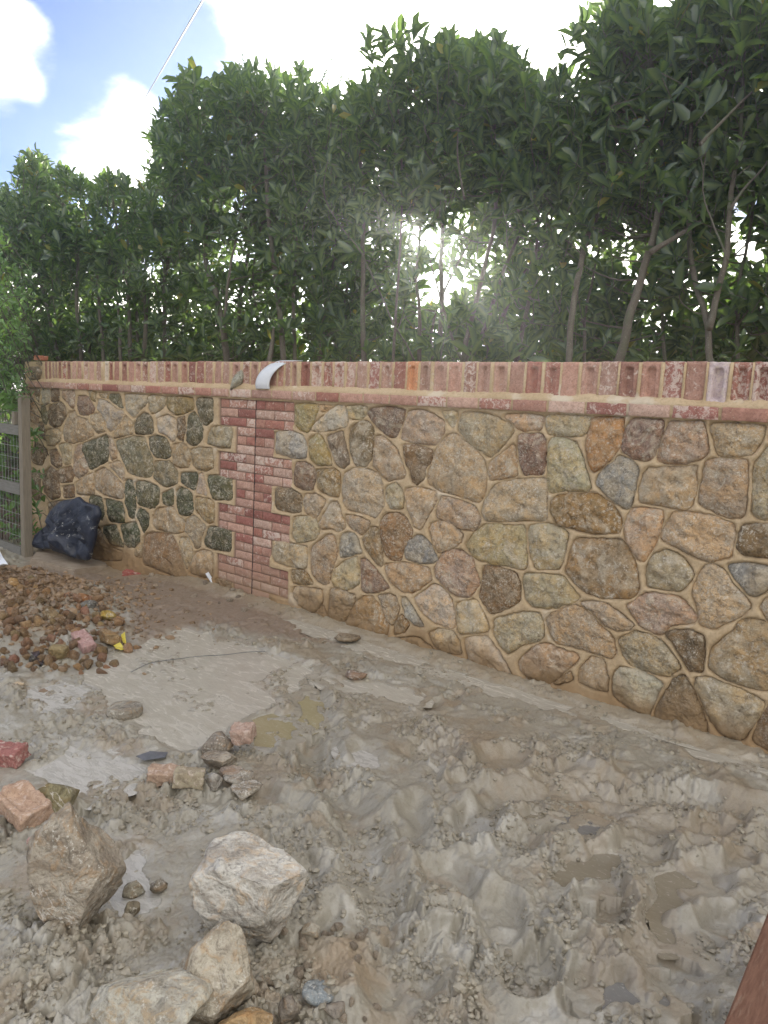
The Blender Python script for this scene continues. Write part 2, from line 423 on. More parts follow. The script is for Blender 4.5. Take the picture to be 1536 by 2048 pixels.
def bag_material():
    m, N, b, o = newmat('black_polythene')
    c = N.n('ShaderNodeTexCoord').outputs['Object']
    n1 = N.noise(c, 5, 5, .6, .6); n2 = N.noise(c, 28, 6, .7, .8)
    col = N.mix(n1, (.010, .014, .028), (.028, .036, .062))
    sp = N.math('MULTIPLY', N.ramp(n2, .60, .63), N.ramp(N.noise(c, 4.2, 3, .5), .50, .58))
    col = N.mix(sp, col, (.50, .50, .48))
    setc(N, b, Base_Color=col, Roughness=N.ramp(n1, .3, .7, .30, .52), Specular_IOR_Level=.5)
    bump(N, b, N.noise(c, 16, 4, .6, .8), .5, .02); return m
M['bag'] = bag_material()
# ------------------------------------------------------------------ the stone wall
# outlines of the stones, read off crops of the photograph: (crop origin x, y, scale, {tone: outlines})
CROPS = [
(1100, 800, 3.523, '''
s -19,105 -22,170 0,240 110,245 235,252 275,190 287,118
o 305,128 520,128 515,230 490,320 440,400 350,490 310,505 275,430 265,300 285,200
p 575,140 810,145 780,260 730,400 690,425 590,405 530,370 505,340 530,240
r 845,150 1085,160 1100,280 1120,370 1040,420 900,450 800,440 755,410 790,300
t 1135,165 1520,180 1490,290 1430,375 1330,390 1190,385 1165,290
g 1445,460 1540,330 1640,340 1700,560 1650,820 1500,845 1430,800 1440,620
p 1560,185 1800,195 1820,340 1700,390 1650,310 1560,290
s -10,300 20,270 120,275 190,310 225,400 260,520 290,610 260,640 100,635 30,650 -12,640
l 490,400 560,420 625,480 600,600 575,740 540,765 460,710 380,640 330,590 345,540 420,460
r 700,485 860,480 1030,465 1025,600 1000,740 940,768 800,740 640,715 635,640 660,540
r 1105,425 1230,420 1385,430 1390,560 1370,810 1280,830 1180,790 1050,730 1080,570
b 60,670 200,665 330,670 440,730 500,830 505,890 480,935 330,940 150,900 50,870 10,780 15,720
r 600,760 800,780 780,900 730,1030 655,1140 600,1090 540,980 530,900 560,800
r 880,790 1000,800 1150,820 1290,880 1300,940 1270,1100 1130,1130 1090,1125 950,1050 820,1000 790,970 820,880
k 1370,880 1536,880 1690,890 1720,990 1660,1090 1500,1100 1370,1085 1320,1040 1340,950
B 180,980 400,985 500,985 560,1060 600,1150 625,1280 610,1370 560,1395 380,1390 280,1360 180,1290 115,1200 150,1080
t 740,1085 830,1060 920,1100 1000,1190 1005,1250 910,1350 850,1325 700,1320 685,1240 700,1140
l 1255,1160 1380,1150 1536,1180 1660,1200 1600,1260 1500,1350 1440,1380 1380,1330 1300,1240
g 1850,190 2080,200 2100,420 1990,470 1880,400
r 1720,420 1860,440 1960,520 1930,760 1780,850 1690,790 1740,570
t 2010,510 2200,460 2260,800 2020,850 1970,760
s 1760,900 1930,850 2050,900 2040,1080 1900,1180 1750,1150 1710,1080
b 2090,900 2260,850 2300,1150 2120,1200 2080,1080
r 1700,1210 1760,1190 1900,1220 1960,1380 1860,1500 1700,1450 1650,1330
g 1950,1220 2080,1160 2300,1200 2300,1500 2010,1500
'''),
(1100, 1140, 3.523, '''
g 1065,30 1100,-35 1170,-40 1240,20 1290,110 1370,190 1420,260 1300,340 1150,415 1060,380 1050,290 1015,180 1030,90
g 215,230 300,220 400,245 500,310 590,380 560,415 470,425 380,370 290,290
r 550,250 640,190 700,165 860,185 920,200 980,260 1035,330 1020,370 850,385 790,445 730,440 650,390 600,330
t -24,345 50,290 180,250 250,280 330,370 430,460 465,570 430,620 300,575 180,535 70,520 20,470
k 810,440 900,430 1000,430 1085,480 1085,600 1075,710 990,710 960,660 920,580 870,500
s 490,490 600,435 720,465 790,510 850,580 925,680 880,710 830,745 700,710 560,660 510,560
S 1190,520 1300,430 1340,365 1440,350 1536,380 1640,430 1680,600 1640,830 1440,830 1320,790 1200,740 1130,680 1140,560
g 1490,270 1536,200 1640,180 1700,300 1660,400 1560,360
t 220,700 290,615 380,640 400,740 410,855 340,830 220,790 205,740
w 490,690 600,705 700,740 800,800 740,900 700,1030 590,980 460,880 455,800 460,730
k 870,770 950,740 980,800 1030,900 1075,1000 1110,1130 1100,1190 900,1130 740,1070 760,960 840,830
g 1030,760 1100,755 1200,790 1330,840 1420,880 1510,930 1480,1000 1400,1140 1340,1190 1220,1160 1140,1060 1080,930 1020,820
k 1560,940 1700,910 1800,1000 1790,1250 1600,1290 1420,1200 1480,1070
b 20,800 140,715 160,770 60,800
r 1740,340 1950,300 2050,420 2000,600 1800,640 1720,560
t 1720,690 1960,660 2060,760 1980,900 1820,920 1700,860
'''),
(760, 800, 3.84, '''
g 230,90 350,85 500,160 490,250 430,345 300,330 175,310 165,270 200,180
t 480,90 600,95 575,200 555,205 520,140
s 650,100 790,105 900,140 990,180 1030,230 980,310 850,440 800,400 700,340 610,230 610,180
g 975,110 1260,120 1240,230 1090,225 1030,180 970,140
p 1070,270 1260,265 1275,400 1260,570 1110,570 1080,480 1070,350
r 1035,340 1055,480 1055,580 960,600 850,615 830,520 870,470 970,400
T 520,280 590,260 650,320 760,410 800,480 815,600 810,700 760,790 640,740 480,700 380,640 365,580 400,480 440,370
k 180,340 290,350 405,390 400,460 350,520 345,600 290,645 245,620 245,540 200,480
G 900,650 1050,615 1270,600 1285,740 1275,930 1100,920 820,930 790,870 800,800 860,700
t 210,680 330,680 435,710 435,770 400,840 350,930 320,995 270,970 235,850 200,730
s 60,670 120,640 160,665 185,760 180,830 90,835 50,750
g 480,740 600,770 720,810 765,900 765,960 720,1000 600,980 450,910 440,830
S 810,960 900,955 1000,970 1110,960 1115,1080 1135,1230 1110,1305 1000,1270 850,1250 740,1220 665,1120 720,1030
s 1160,965 1270,955 1350,970 1450,1020 1410,1200 1380,1290 1200,1290 1160,1160 1140,1020
t 400,950 500,930 600,990 640,1030 620,1090 560,1130 460,1170 420,1090 380,990
b 50,880 150,870 210,910 255,1010 230,1090 190,1130 165,1230 100,1225 40,1190 20,1080 10,960
l 290,1045 350,1060 400,1130 440,1220 410,1250 300,1245 215,1220 200,1150 230,1090
'''),
(760, 1120, 3.84, '''
s 1110,105 1250,110 1420,130 1450,190 1530,280 1510,320 1300,370 1170,350 1125,290
r 50,30 200,25 380,60 400,150 330,200 250,245 180,235 90,180 45,80
r 430,50 480,-39 560,-75 640,-69 720,10 735,80 765,160 730,240 680,280 600,270 530,220 430,120
k 800,55 900,50 1060,110 1080,200 1075,310 980,370 860,415 820,370 760,270 790,180
w 270,290 350,240 420,190 470,210 540,280 575,400 580,510 540,520 430,480 350,420 300,350
g 600,330 740,305 780,380 830,480 835,545 720,555 610,560 595,450
l 170,290 215,300 270,390 330,480 340,510 290,500 220,430 180,350
g 890,450 1000,430 1100,400 1230,410 1250,480 1262,590 1210,620 1100,640 990,720 930,660 875,560
t 380,560 470,530 560,545 600,600 630,710 590,720 500,700 430,660
w 650,600 820,585 880,660 960,780 1025,900 880,870 740,830 690,760
b 175,420 225,490 190,545 110,575 120,500
b 120,600 300,600 420,680 400,760 200,700 80,650
T 1075,760 1220,650 1300,650 1400,690 1510,720 1530,760 1300,950 1180,920 1075,850
'''),
(520, 780, 5.12, '''
p 1140,190 1330,180 1500,200 1470,310 1400,480 1330,475 1240,400 1130,280 1110,240
r 1190,490 1240,470 1310,510 1400,600 1440,700 1500,850 1480,890 1310,925 1220,820 1170,780 1175,640
y 365,145 590,150 605,210 570,280 540,380 490,430 400,400 365,330
t 620,155 760,165 660,220
w 790,165 870,160 890,230 905,310 880,380 760,400 600,430 530,410 560,350 640,290 720,230
t 910,165 1110,175 1090,250 1040,295 940,290 920,230
l 170,430 340,430 440,470 480,560 475,690 400,700 280,670 165,650 165,540
y 510,520 590,455 640,480 680,560 730,690 740,770 620,765 530,720 505,620
p 700,480 860,425 870,520 900,640 920,740 860,800 800,770 750,640
k 940,400 1030,330 1100,325 1170,400 1160,520 1150,680 1100,775 980,770 940,650 930,500
p 380,745 450,745 560,790 570,900 545,1020 430,1010 350,970 355,850
b 590,815 780,810 825,860 825,1000 810,1090 700,1070 600,1010 585,900
G 880,860 980,810 1130,830 1210,860 1250,950 1260,1080 1275,1180 1180,1310 1080,1260 920,1230 860,1150 855,980
k 170,1000 320,1015 430,1070 430,1240 380,1255 170,1215
g 475,1065 600,1075 680,1130 640,1220 570,1310 480,1260 465,1160
g 740,1150 800,1150 830,1240 880,1370 870,1420 800,1445 740,1410 640,1420 610,1370 680,1260
r 890,1280 1000,1300 1130,1350 1110,1420 1040,1480 960,1420 900,1350
'''),
(520, 1040, 5.12, '''
s 360,-30 530,-30 590,20 615,110 590,180 500,210 400,235 350,180 355,60
g 135,210 320,240 490,270 490,380 480,490 400,490 250,450 150,420 130,330
r 700,150 760,160 790,230 800,350 740,500 720,640 660,655 570,600 540,520 525,380 530,290 620,220
l 860,140 970,140 1020,220 1050,330 960,350 820,385 830,250
b 1080,170 1150,80 1220,90 1245,250 1265,400 1250,475 1180,420 1110,310 1060,210
s 870,430 1000,370 1015,500 1015,650 890,720 760,670 745,600 780,500
p 1045,400 1110,410 1200,520 1330,690 1250,720 1110,745 1055,720 1050,550
b 330,510 440,510 510,570 550,650 450,655 340,640
t 360,680 500,700 640,710 650,830 550,950 480,930 360,810 340,740
t 740,700 830,720 980,770 970,850 890,1000 840,1060 720,1010 720,850
b 600,930 660,880 700,1010 560,990
b 1060,790 1150,780 1220,870 1290,990 1325,1090 1300,1200 1150,1180 870,1090 930,950 990,850
s 1200,775 1350,765 1400,800 1430,900 1400,1000 1355,1075 1310,990 1260,880
'''),
(240, 760, 6.4, '''
w 75,180 370,190 350,310 250,410 190,495 90,400 70,300
t 390,195 585,205 585,350 430,440 380,390 375,300
y 605,205 950,220 965,370 870,420 740,455 620,370 600,290
n 985,225 1210,235 1205,400 1200,520 1110,590 1060,560 1010,420
n 310,425 380,440 430,510 450,640 420,690 300,695 210,690 190,580 230,480
w 490,480 620,450 730,500 735,640 720,770 680,790 620,710 510,670 480,580
k 755,480 850,465 855,600 830,790 750,760 745,600
n 890,440 970,400 1020,500 1080,620 1070,740 1010,830 930,840 860,790 875,620
s 1200,600 1280,590 1440,600 1450,700 1430,870 1300,860 1120,820 1140,700
m -38,780 60,750 200,720 330,740 370,880 430,1000 435,1150 400,1250 250,1240 110,1190 70,1080 10,960
n 370,730 480,710 600,740 660,850 665,980 600,1010 460,990 400,880
r 690,830 800,800 880,850 910,960 900,1110 780,1130 700,1100 685,960
t 930,870 1190,870 1215,1000 1210,1120 1130,1160 1000,1150 930,1080
m 460,1040 660,1035 700,1120 755,1160 750,1320 620,1370 540,1350 430,1260 445,1140
d 790,1190 1010,1180 1000,1300 970,1420 880,1370 780,1310
w 1040,1190 1080,1200 1110,1340 1130,1480 990,1440 1010,1320
n 1130,1220 1270,1220 1450,1270 1450,1540 1200,1530 1160,1390
'''),
(240, 940, 6.4, '''
d 85,120 180,130 205,300 220,440 200,620 130,610 90,450 75,300
n 210,150 340,140 520,220 520,400 450,490 400,490 250,450 215,300
n 560,300 620,270 700,240 700,440 600,455 555,420
d 740,270 790,220 880,250 945,310 950,540 880,590 780,570 740,420
y 980,340 1130,360 1220,410 1225,660 1150,690 1050,600 970,520
d 250,480 340,520 390,580 385,700 310,820 270,700 240,600
t 480,490 620,470 690,470 760,600 840,640 850,780 740,815 600,790 480,760 430,700 430,600
g 870,620 960,580 1040,650 1120,720 1060,850 1040,990 970,1010 930,880 870,800 850,700
d 1160,720 1300,740 1440,780 1430,1050 1240,1020 1120,990 1080,900
g 780,870 880,865 950,1040 920,1150 870,1280 820,1160 790,1000
b 380,805 560,795 700,850 770,1000 800,1150 860,1350 860,1440 600,1310 300,1200 295,950 320,850
t 980,1050 1080,1025 1200,1050 1200,1360 1080,1370 900,1320 900,1240 950,1120
d 0,700 220,660 260,780 270,900 200,990 90,980 40,850
t 210,990 280,930 290,1060 280,1130 200,1100
k 1250,1380 1440,1430 1430,1560 1230,1500
'''),
(40, 760, 5.25, '''
t 105,90 165,90 160,210 105,240
k 170,90 225,95 215,240 180,200
w 240,95 320,95 325,240 280,260 235,230
k 335,95 430,100 425,220 340,240
r 460,105 590,115 585,290 550,300 500,230 455,190
t 90,250 150,225 200,300 215,400 200,480 130,420 85,350
n 225,260 280,270 300,400 290,480 240,420 215,330
k 310,270 440,230 490,280 500,370 450,470 360,500 310,470 295,370
p 620,170 720,170 800,300 790,340 720,370 630,370 605,270
y 720,110 820,125 800,240 740,180
y 840,130 940,145 940,200 840,175
n 960,145 1065,150 1100,300 1040,280 970,210
w 830,200 900,210 1000,290 1100,330 1090,400 1000,520 950,545 920,460 880,380 815,300
r 520,340 590,320 610,390 710,410 760,490 790,580 700,630 560,670 480,650 460,560 490,430
t 745,370 830,350 890,400 915,540 810,560 770,470
t 1120,370 1190,450 1200,570 1100,590 990,620 1000,560 1080,470
k 200,440 260,450 270,520 280,640 220,600
t 280,520 400,510 450,560 440,630 380,690 290,690 270,600
g 410,680 480,660 560,690 550,880 480,890 440,770
k 320,740 400,730 450,830 455,900 400,930 340,880
t 600,690 650,670 690,760 720,900 730,960 620,1040 580,1000 570,850
d 680,660 800,620 930,570 935,700 940,850 830,900 750,945 710,860 660,730
g 940,590 980,620 1030,740 1040,810 970,845 945,780
r 940,880 1060,850 1110,950 1110,1070 1060,1020
r 800,960 900,920 980,980 1095,1100 1100,1240 1030,1250 900,1210 800,1150 790,1060
t 590,1080 700,1010 780,970 780,1080 800,1200 700,1210 600,1200
k 390,950 550,900 580,1000 560,1070 430,1080
k 170,640 290,720 310,760 240,900 150,880 120,760
k 330,900 390,960 430,1110 440,1230 340,1260 260,1180 240,1000
k 140,920 230,980 230,1150 260,1260 150,1260 130,1100
k 460,1120 580,1100 590,1230 470,1240
d 900,1240 1090,1290 1110,1380 1110,1500 950,1490 920,1400
d 740,1210 870,1230 900,1400 870,1480 760,1400
d 870,1540 1020,1520 1060,1640 1110,1760 940,1720
k 300,1290 420,1270 600,1260 600,1480 320,1500
k 740,1450 860,1560 900,1720 1100,1800 1080,1900 740,1880
'''),
]
TONE = {'g': (.35, .315, .255), 'G': (.33, .30, .24), 'b': (.25, .175, .095), 'B': (.245, .20, .125), 'o': (.30, .185, .095),
        'l': (.245, .255, .265), 'n': (.115, .12, .075), 'd': (.075, .09, .055), 'm': (.20, .20, .145), 'p': (.20, .145, .125),
        'w': (.42, .41, .385), 'y': (.27, .235, .125), 't': (.355, .305, .225), 'T': (.31, .265, .185), 'r': (.335, .275, .22),
        'k': (.165, .125, .08), 's': (.315, .295, .225), 'S': (.28, .25, .165)}
stones = []
for ox, oy, sc_, txt in CROPS:
    for ln in txt.strip().splitlines():
        tk = ln.split()
        pts = [tuple(map(float, q.split(','))) for q in tk[1:]]
        P = np.array([wallp(ox + a / sc_, oy + b_ / sc_)[[0, 2]] for a, b_ in pts])
        ar = np.sum(P[:, 0] * np.roll(P[:, 1], -1) - np.roll(P[:, 0], -1) * P[:, 1])
        if ar < 0: P = P[::-1]
        stones.append((tk[0], P))
WALL_L, WALL_R, LEDGE = -8.72, 1.5, 1.672
# the wall goes on to the right of the picture in the same manner
rs_ = np.random.default_rng(41); seeds = []
near_ = [P for _, P in stones if P[:, 0].max() > -1.0]
xr_ = -.75
while xr_ < WALL_R - .1:
    for zz_ in np.arange(.10, 1.6, .235): seeds.append((xr_ + rs_.uniform(-.05, .05), zz_ + rs_.uniform(-.05, .05) + (.11 if int(xr_ * 4) % 2 else 0)))
    xr_ += .25
def dpoly(p, P):
    a = P; b = np.roll(P, -1, 0); e = b - a; t = np.clip(((p - a) * e).sum(1) / ((e * e).sum(1) + 1e-12), 0, 1)
    q = a + e * t[:, None]; d = np.linalg.norm(p - q, axis=1); k = int(np.argmin(d))
    ins = np.sum(((a[:, 1] > p[1]) != (b[:, 1] > p[1])) & (p[0] < (b[:, 0] - a[:, 0]) * (p[1] - a[:, 1]) / (b[:, 1] - a[:, 1] + 1e-12) + a[:, 0])) % 2
    return (-d[k] if ins else d[k]), q[k]
seeds = [np.array(s_) for s_ in seeds if s_[1] < 1.58 and min(dpoly(np.array(s_), P)[0] for P in near_) > .085]
def clip_half(C, m, n_):
    out_ = []
    for i in range(len(C)):
        a, b = C[i], C[(i + 1) % len(C)]; da, db = (a - m) @ n_, (b - m) @ n_
        if da <= 0: out_.append(a)
        if da * db < 0: out_.append(a + (b - a) * da / (da - db))
    return out_
for i_, s_ in enumerate(seeds):
    Cc = [s_ + np.array(q) * .2 for q in ((-1, -1), (1, -1), (1, 1), (-1, 1))]
    cons = [((s_ + t_) / 2 - (t_ - s_) / np.linalg.norm(t_ - s_) * .014, (t_ - s_)) for j_, t_ in enumerate(seeds) if j_ != i_ and np.linalg.norm(t_ - s_) < .6]
    for P in near_:
        d_, q_ = dpoly(s_, P)
        if d_ < .4: cons.append((q_ - (q_ - s_) / d_ * .03, q_ - s_))
    cons += [(np.array([0, 1.645]), np.array([0, 1.])), (np.array([WALL_R - .02, 0]), np.array([1., 0]))]
    for m_, n_ in cons:
        if len(Cc) > 2: Cc = clip_half(Cc, m_, n_)
    if len(Cc) > 2:
        Cc = np.array(Cc)
        if np.ptp(Cc[:, 0]) > .07 and np.ptp(Cc[:, 1]) > .07: stones.append((rs_.choice(list('gtrsbTkGlp')), Cc))

def outline(P, n=30, rnd=True):
    Q = P
    for _ in range(2):
        a = .90 * Q + .10 * np.roll(Q, -1, 0); b = .10 * Q + .90 * np.roll(Q, -1, 0)
        Q = np.stack([a, b], 1).reshape(-1, 2)
    L = np.concatenate([[0], np.cumsum(np.linalg.norm(np.roll(Q, -1, 0) - Q, axis=1))])
    C = np.vstack([Q, Q[:1]]); s = np.linspace(0, L[-1], n, endpoint=False)
    return np.stack([np.interp(s, L, C[:, 0]), np.interp(s, L, C[:, 1])], 1)

wall = empty('garden_wall', (-4.6, 0, 0), 'long rubble stone wall with a red brick pier and brick coping, behind the muddy ground', 'wall')
wall_loc = np.array([-4.6, 0, 0])
ws = []                                   # outlines for the mortar field
for k, (tn, P) in enumerate(stones):
    n = 52 if np.ptp(P[:, 0]) > .3 else 38
    Q = outline(P, n)
    cx, cz = Q.mean(0); R_ = Q - [cx, cz]; R_ = R_ * (1 + (.011 if cx > -4.6 else .0055) / np.maximum(.03, np.linalg.norm(R_, axis=1)))[:, None]; Q = R_ + [cx, cz]
    ang = np.arctan2(R_[:, 1], R_[:, 0]); rr = np.linalg.norm(R_, axis=1)
    size = math.sqrt(np.ptp(R_[:, 0]) * np.ptp(R_[:, 1]))
    Q = Q + R_ / rr[:, None] * (pn(Q[:, 0] * 22, Q[:, 1] * 22, k)[:, None] * .0060 + pn(Q[:, 0] * 55, Q[:, 1] * 55, k)[:, None] * .0042)
    ws.append(Q); R_ = Q - [cx, cz]
    fr = [1.035, 1.0, .965, .92, .84, .72, .58, .43, .28, .13]
    bulge = min(.030, .10 * size + .004)
    tilt = RNG.normal(0, .028, 2); V = []
    for f_ in fr:
        p = R_ * f_
        if f_ > 1: y = np.full(len(p), .035)
        elif f_ == 1.0: y = np.full(len(p), .004)
        else:
            e = 1 - f_
            y = -(.002 + bulge * (1 - math.exp(-e * 7)))
            y = y + fbm(p[:, 0] + cx, p[:, 1] + cz, 9, 5, k, .62) * .017 * min(1, e * 6) + p @ tilt
        V.append(np.stack([p[:, 0], np.broadcast_to(y, len(p)), p[:, 1]], 1))
    V.append([[0, V[-1][:, 1].mean(), 0]]); V = np.vstack(V)
    N_ = len(R_); F4 = grid_faces(len(fr), N_ + 1)
    i = np.arange(len(fr) - 1)[:, None] * N_; j = np.arange(N_)[None]
    F4 = np.stack([i + j, i + (j + 1) % N_, i + N_ + (j + 1) % N_, i + N_ + j], -1).reshape(-1, 4)
    e = (len(fr) - 1) * N_; F3 = [[e + q, e + (q + 1) % N_, len(V) - 1] for q in range(N_)]
    me = mesh_np('stone', V, [F4, np.array(F3)], M['stone'])
    tc_ = np.array(TONE[tn]); tc_ = tc_ + (.22 if tn in 'rpbBkTtg' else .08) * (tc_.mean() * np.array([1.10, 1.0, .82]) - tc_)
    c = tc_ * np.array([1.24, 1.13, 1.0]) * RNG.uniform(.86, 1.12) * (1.04 if cx > -4.6 else .88) * (1 + RNG.normal(0, .03, 3))  # darker left of the joint: damp and moss, plus tree shade painted in
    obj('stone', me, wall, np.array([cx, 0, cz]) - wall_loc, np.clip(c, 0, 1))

# brick pier: rows of three, wide and narrow in turn, both sides of the movement joint
JX, BL, BH, CR = -4.607, .215, .065, .0750
pier_rects = []
def brick_shape(w, h, d, seed, nx=9, nz=6, frog=False, rough=.0035):
    """one brick, origin at the middle of its face; the face looks to -y"""
    xs = np.concatenate([[-.5], np.linspace(-.47, .47, nx), [.5]]) * w
    zs = np.concatenate([[-.5], np.linspace(-.47, .47, nz), [.5]]) * h
    X, Z = np.meshgrid(xs, zs); ed = np.minimum(w / 2 - abs(X), h / 2 - abs(Z))
    Y = .006 * (1 - smooth(ed, 0, .008)) + fbm(X + seed * 3.1, Z, 28, 3, seed, .6) * rough
    if frog:
        qx = np.maximum(abs(X) - .008, 0); qz = np.maximum(abs(Z + .004) - .062, 0)
        Y = Y + .030 * (1 - smooth(np.hypot(qx, qz), .012, .019))
    j = fbm(X * 1.0 + seed, Z, 30, 2, seed + 5) * .0022
    V = np.stack([X + j * np.sign(X) * (ed < .001), Y, Z + j * (ed < .001)], -1).reshape(-1, 3)
    nr, nc = X.shape; F = grid_faces(nr, nc).tolist(); n0 = len(V)
    per = list(range(nc)) + [r * nc + nc - 1 for r in range(1, nr)] + list(range((nr - 1) * nc + nc - 2, (nr - 1) * nc - 1, -1)) + [r * nc for r in range(nr - 2, 0, -1)]
    Bk = V[per].copy(); Bk[:, 1] = d; V = np.vstack([V, Bk]); m_ = len(per)
    F += [[per[(q + 1) % m_], per[q], n0 + q, n0 + (q + 1) % m_] for q in range(m_)]
    return mesh_np('brick', V, np.array(F), None)
RED = [(.38, .195, .145), (.43, .24, .18), (.35, .155, .115), (.45, .275, .21), (.29, .12, .095), (.41, .245, .19), (.48, .32, .25)]
MB_full = [brick_shape(BL, BH, .05, s) for s in range(6)]; MB_half = [brick_shape(.1025, BH, .05, s + 20, 6, 5) for s in range(4)]
for me in MB_full + MB_half: me.materials.append(M['brick'])
def put_brick(me, x, z, y=-.010, col=None, sx=1, sz=1):
    o = obj('brick', me, wall, np.array([x, y, z]) - wall_loc, col or tuple(np.array(random.choice(RED)) * random.uniform(.85, 1.1)))
    o.scale = (sx, 1, sz); o.rotation_euler = (random.uniform(-.006, .006), random.uniform(-.008, .008), random.uniform(-.01, .01)); return o
for r in range(23):
    z = LEDGE - .018 - CR * (r + .5)
    wide = (r // 3) % 2 == 0
    for side in (-1, 1):
        if r == 22 and side == -1: lay = ['F'] 
        elif wide: lay = ['H', 'F', 'H'] if r % 2 == (0 if side == 1 else 0) else ['F', 'F']
        else: lay = ['F'] if r % 3 != 1 else ['H', 'H']
        x = JX + side * .007
        for q in lay:
            w = BL if q == 'F' else .1025
            me = random.choice(MB_full if q == 'F' else MB_half)
            put_brick(me, x + side * w / 2, z); x += side * (w + .010)
        pier_rects.append((min(JX, x), max(JX, x), z - CR / 2 - .002, z + CR / 2 + .002))
# ledge course and frogged bricks on edge, at the positions they have in the photograph
ledge_px = [53, 74, 88.5, 105.5, 129, 153.6, 178, 204, 235.7, 261.7, 290, 321.6, 355.5, 389, 423, 458, 502, 543, 584, 631, 678, 726, 778.5, 834, 893, 956.6, 1023, 1094.6, 1171, 1254.7, 1342, 1440]
lx = [wallp(p, 772.35 + .0473 * p - 12, -.04)[0] for p in ledge_px]
while lx[-1] < WALL_R: lx.append(lx[-1] + .228)
for a, b_ in zip(lx[:-1], lx[1:]):
    w = b_ - a - .016
    put_brick(random.choice(MB_full), (a + b_) / 2, LEDGE + .034, -.045, None, w / BL, 1.0)
    # sides of the ledge are deep enough to reach the wall body
soldier = [(92.4, 0), (100, 0), (107, 0), (113, 0), (120.3, 1), (129, 1), (138, 1), (149, 0), (159, 0), (172, 1), (183.6, 0), (198, 0), (213.5, 2), (222.7, 1), (234, 0), (248.7, 1), (263, 0), (276, 1), (290, 1), (306, 0), (321.6, 0), (336, 1), (350, 1), (368.5, 1), (384, 0), (401, 0), (418, 0), (436, 0), (451.6, 0), (472, 1), (492, 1), (509, 1), (528, 0), (547, 0), (562, 0), (575, 0), (588, 1), (610.5, 1), (632.6, 1), (656, 1), (678, 1), (701.6, 0), (723.7, 0), (748.5, 0), (773, 1), (799, 0), (825, 3), (850, 1), (880, 1), (910, 1), (940, 0), (968, 1), (1001, 1), (1033, 0), (1067, 1), (1104, 1), (1139, 0), (1178.7, 1), (1217, 0), (1257, 1), (1301, 1), (1346, 0), (1390, 0), (1436, 4), (1483, 1), (1527, 1)]
SOLD = []
sx_ = [wallp(p, 755)[0] for p, _ in soldier]; fl = [q for _, q in soldier]
while sx_[-1] < WALL_R - .1: sx_.append(sx_[-1] + .116); fl.append(random.choice([0, 1]))
MS_f = [brick_shape(.1025, .215, .065, s + 40, 18, 30, True, .003) for s in range(5)]
MS_p = [brick_shape(.1025, .215, .065, s + 60, 8, 12, False, .006) for s in range(5)]
for me in MS_f + MS_p: me.materials.append(M['brick_cap'])
for k, (x, q) in enumerate(zip(sx_, fl)):
    prev = x - sx_[k - 1] if k else .1; nxt = sx_[k + 1] - x if k + 1 < len(sx_) else .116
    w = min(.106, min(prev, nxt) - .011); SOLD.append((x, w / 2))
    col = {2: (.52, .44, .34), 3: (.55, .26, .13), 4: (.50, .40, .40)}.get(q) or tuple(np.array(random.choice(RED[:6])) * random.uniform(.78, 1.1))
    o = put_brick(random.choice(MS_p if q == 0 else MS_f), x, 1.858 + random.uniform(-.003, .003), random.uniform(-.004, .004), col, w / .1025, 1.0)
    if q == 3: o['label'] = 'orange frogged brick'
    if q == 4: o['label'] = 'frogged brick with white paint in its hollow'
# mortar of the face: one relief field, hollow under the stones, smooth raised ribbons between them
xs = []; x = WALL_L
while x < WALL_R: xs.append(x); x += .0065 + .0012 * max(0, -x - .5)
xs = np.array(xs); zs = np.arange(-.32, LEDGE + .012, .0085)
GX, GZ = np.meshgrid(xs, zs)
D_ = np.full(GX.shape, 1.0)
for Q in ws:
    mg = .09
    i0, i1 = np.searchsorted(xs, [Q[:, 0].min() - mg, Q[:, 0].max() + mg]); j0, j1 = np.searchsorted(zs, [Q[:, 1].min() - mg, Q[:, 1].max() + mg])
    if i1 <= i0 or j1 <= j0: continue
    X = GX[j0:j1, i0:i1]; Z = GZ[j0:j1, i0:i1]; dm = np.full(X.shape, 9.); ins = np.zeros(X.shape, bool)
    A = Q; B = np.roll(Q, -1, 0)
    for (ax, az), (bx, bz) in zip(A, B):
        ex, ez = bx - ax, bz - az; t = np.clip(((X - ax) * ex + (Z - az) * ez) / (ex * ex + ez * ez + 1e-12), 0, 1)
        dm = np.minimum(dm, np.hypot(X - ax - t * ex, Z - az - t * ez))
        cr = ((az > Z) != (bz > Z)) & (X < (bx - ax) * (Z - az) / (bz - az + 1e-12) + ax); ins ^= cr
    D_[j0:j1, i0:i1] = np.minimum(D_[j0:j1, i0:i1], np.where(ins, -dm, dm))
pier = np.zeros(GX.shape)
for a, b_, c, d in pier_rects: pier = np.maximum(pier, ((GX > a) & (GX < b_) & (GZ > c) & (GZ < d)).astype(float))
out = .004 + .014 * smooth(D_, .0, .009) + .004 * smooth(D_, .008, .014) * (.6 + pn(GX * 9, GZ * 9, 5)) + fbm(GX, GZ, 16, 4, 9) * .0035 + pn(GX * 2.2, GZ * 2.2, 3) * .003
out += smooth(D_, .03, .08) * (fbm(GX, GZ, 7, 5, 2, .6) * .012 + .004)
out = np.where(D_ < 0, out - .05 * smooth(-D_, .001, .012), out)
out = out * (1 - pier) + (.0005 + fbm(GX, GZ, 30, 2, 4) * .0012) * pier
V = np.stack([GX, -out, GZ], -1).reshape(-1, 3) - wall_loc
me = mesh_np('mortar', V, grid_faces(*GX.shape), M['mortar']); fattr(me, 'pier', pier.ravel())
tag(obj('mortar', me, wall), kind='stuff')
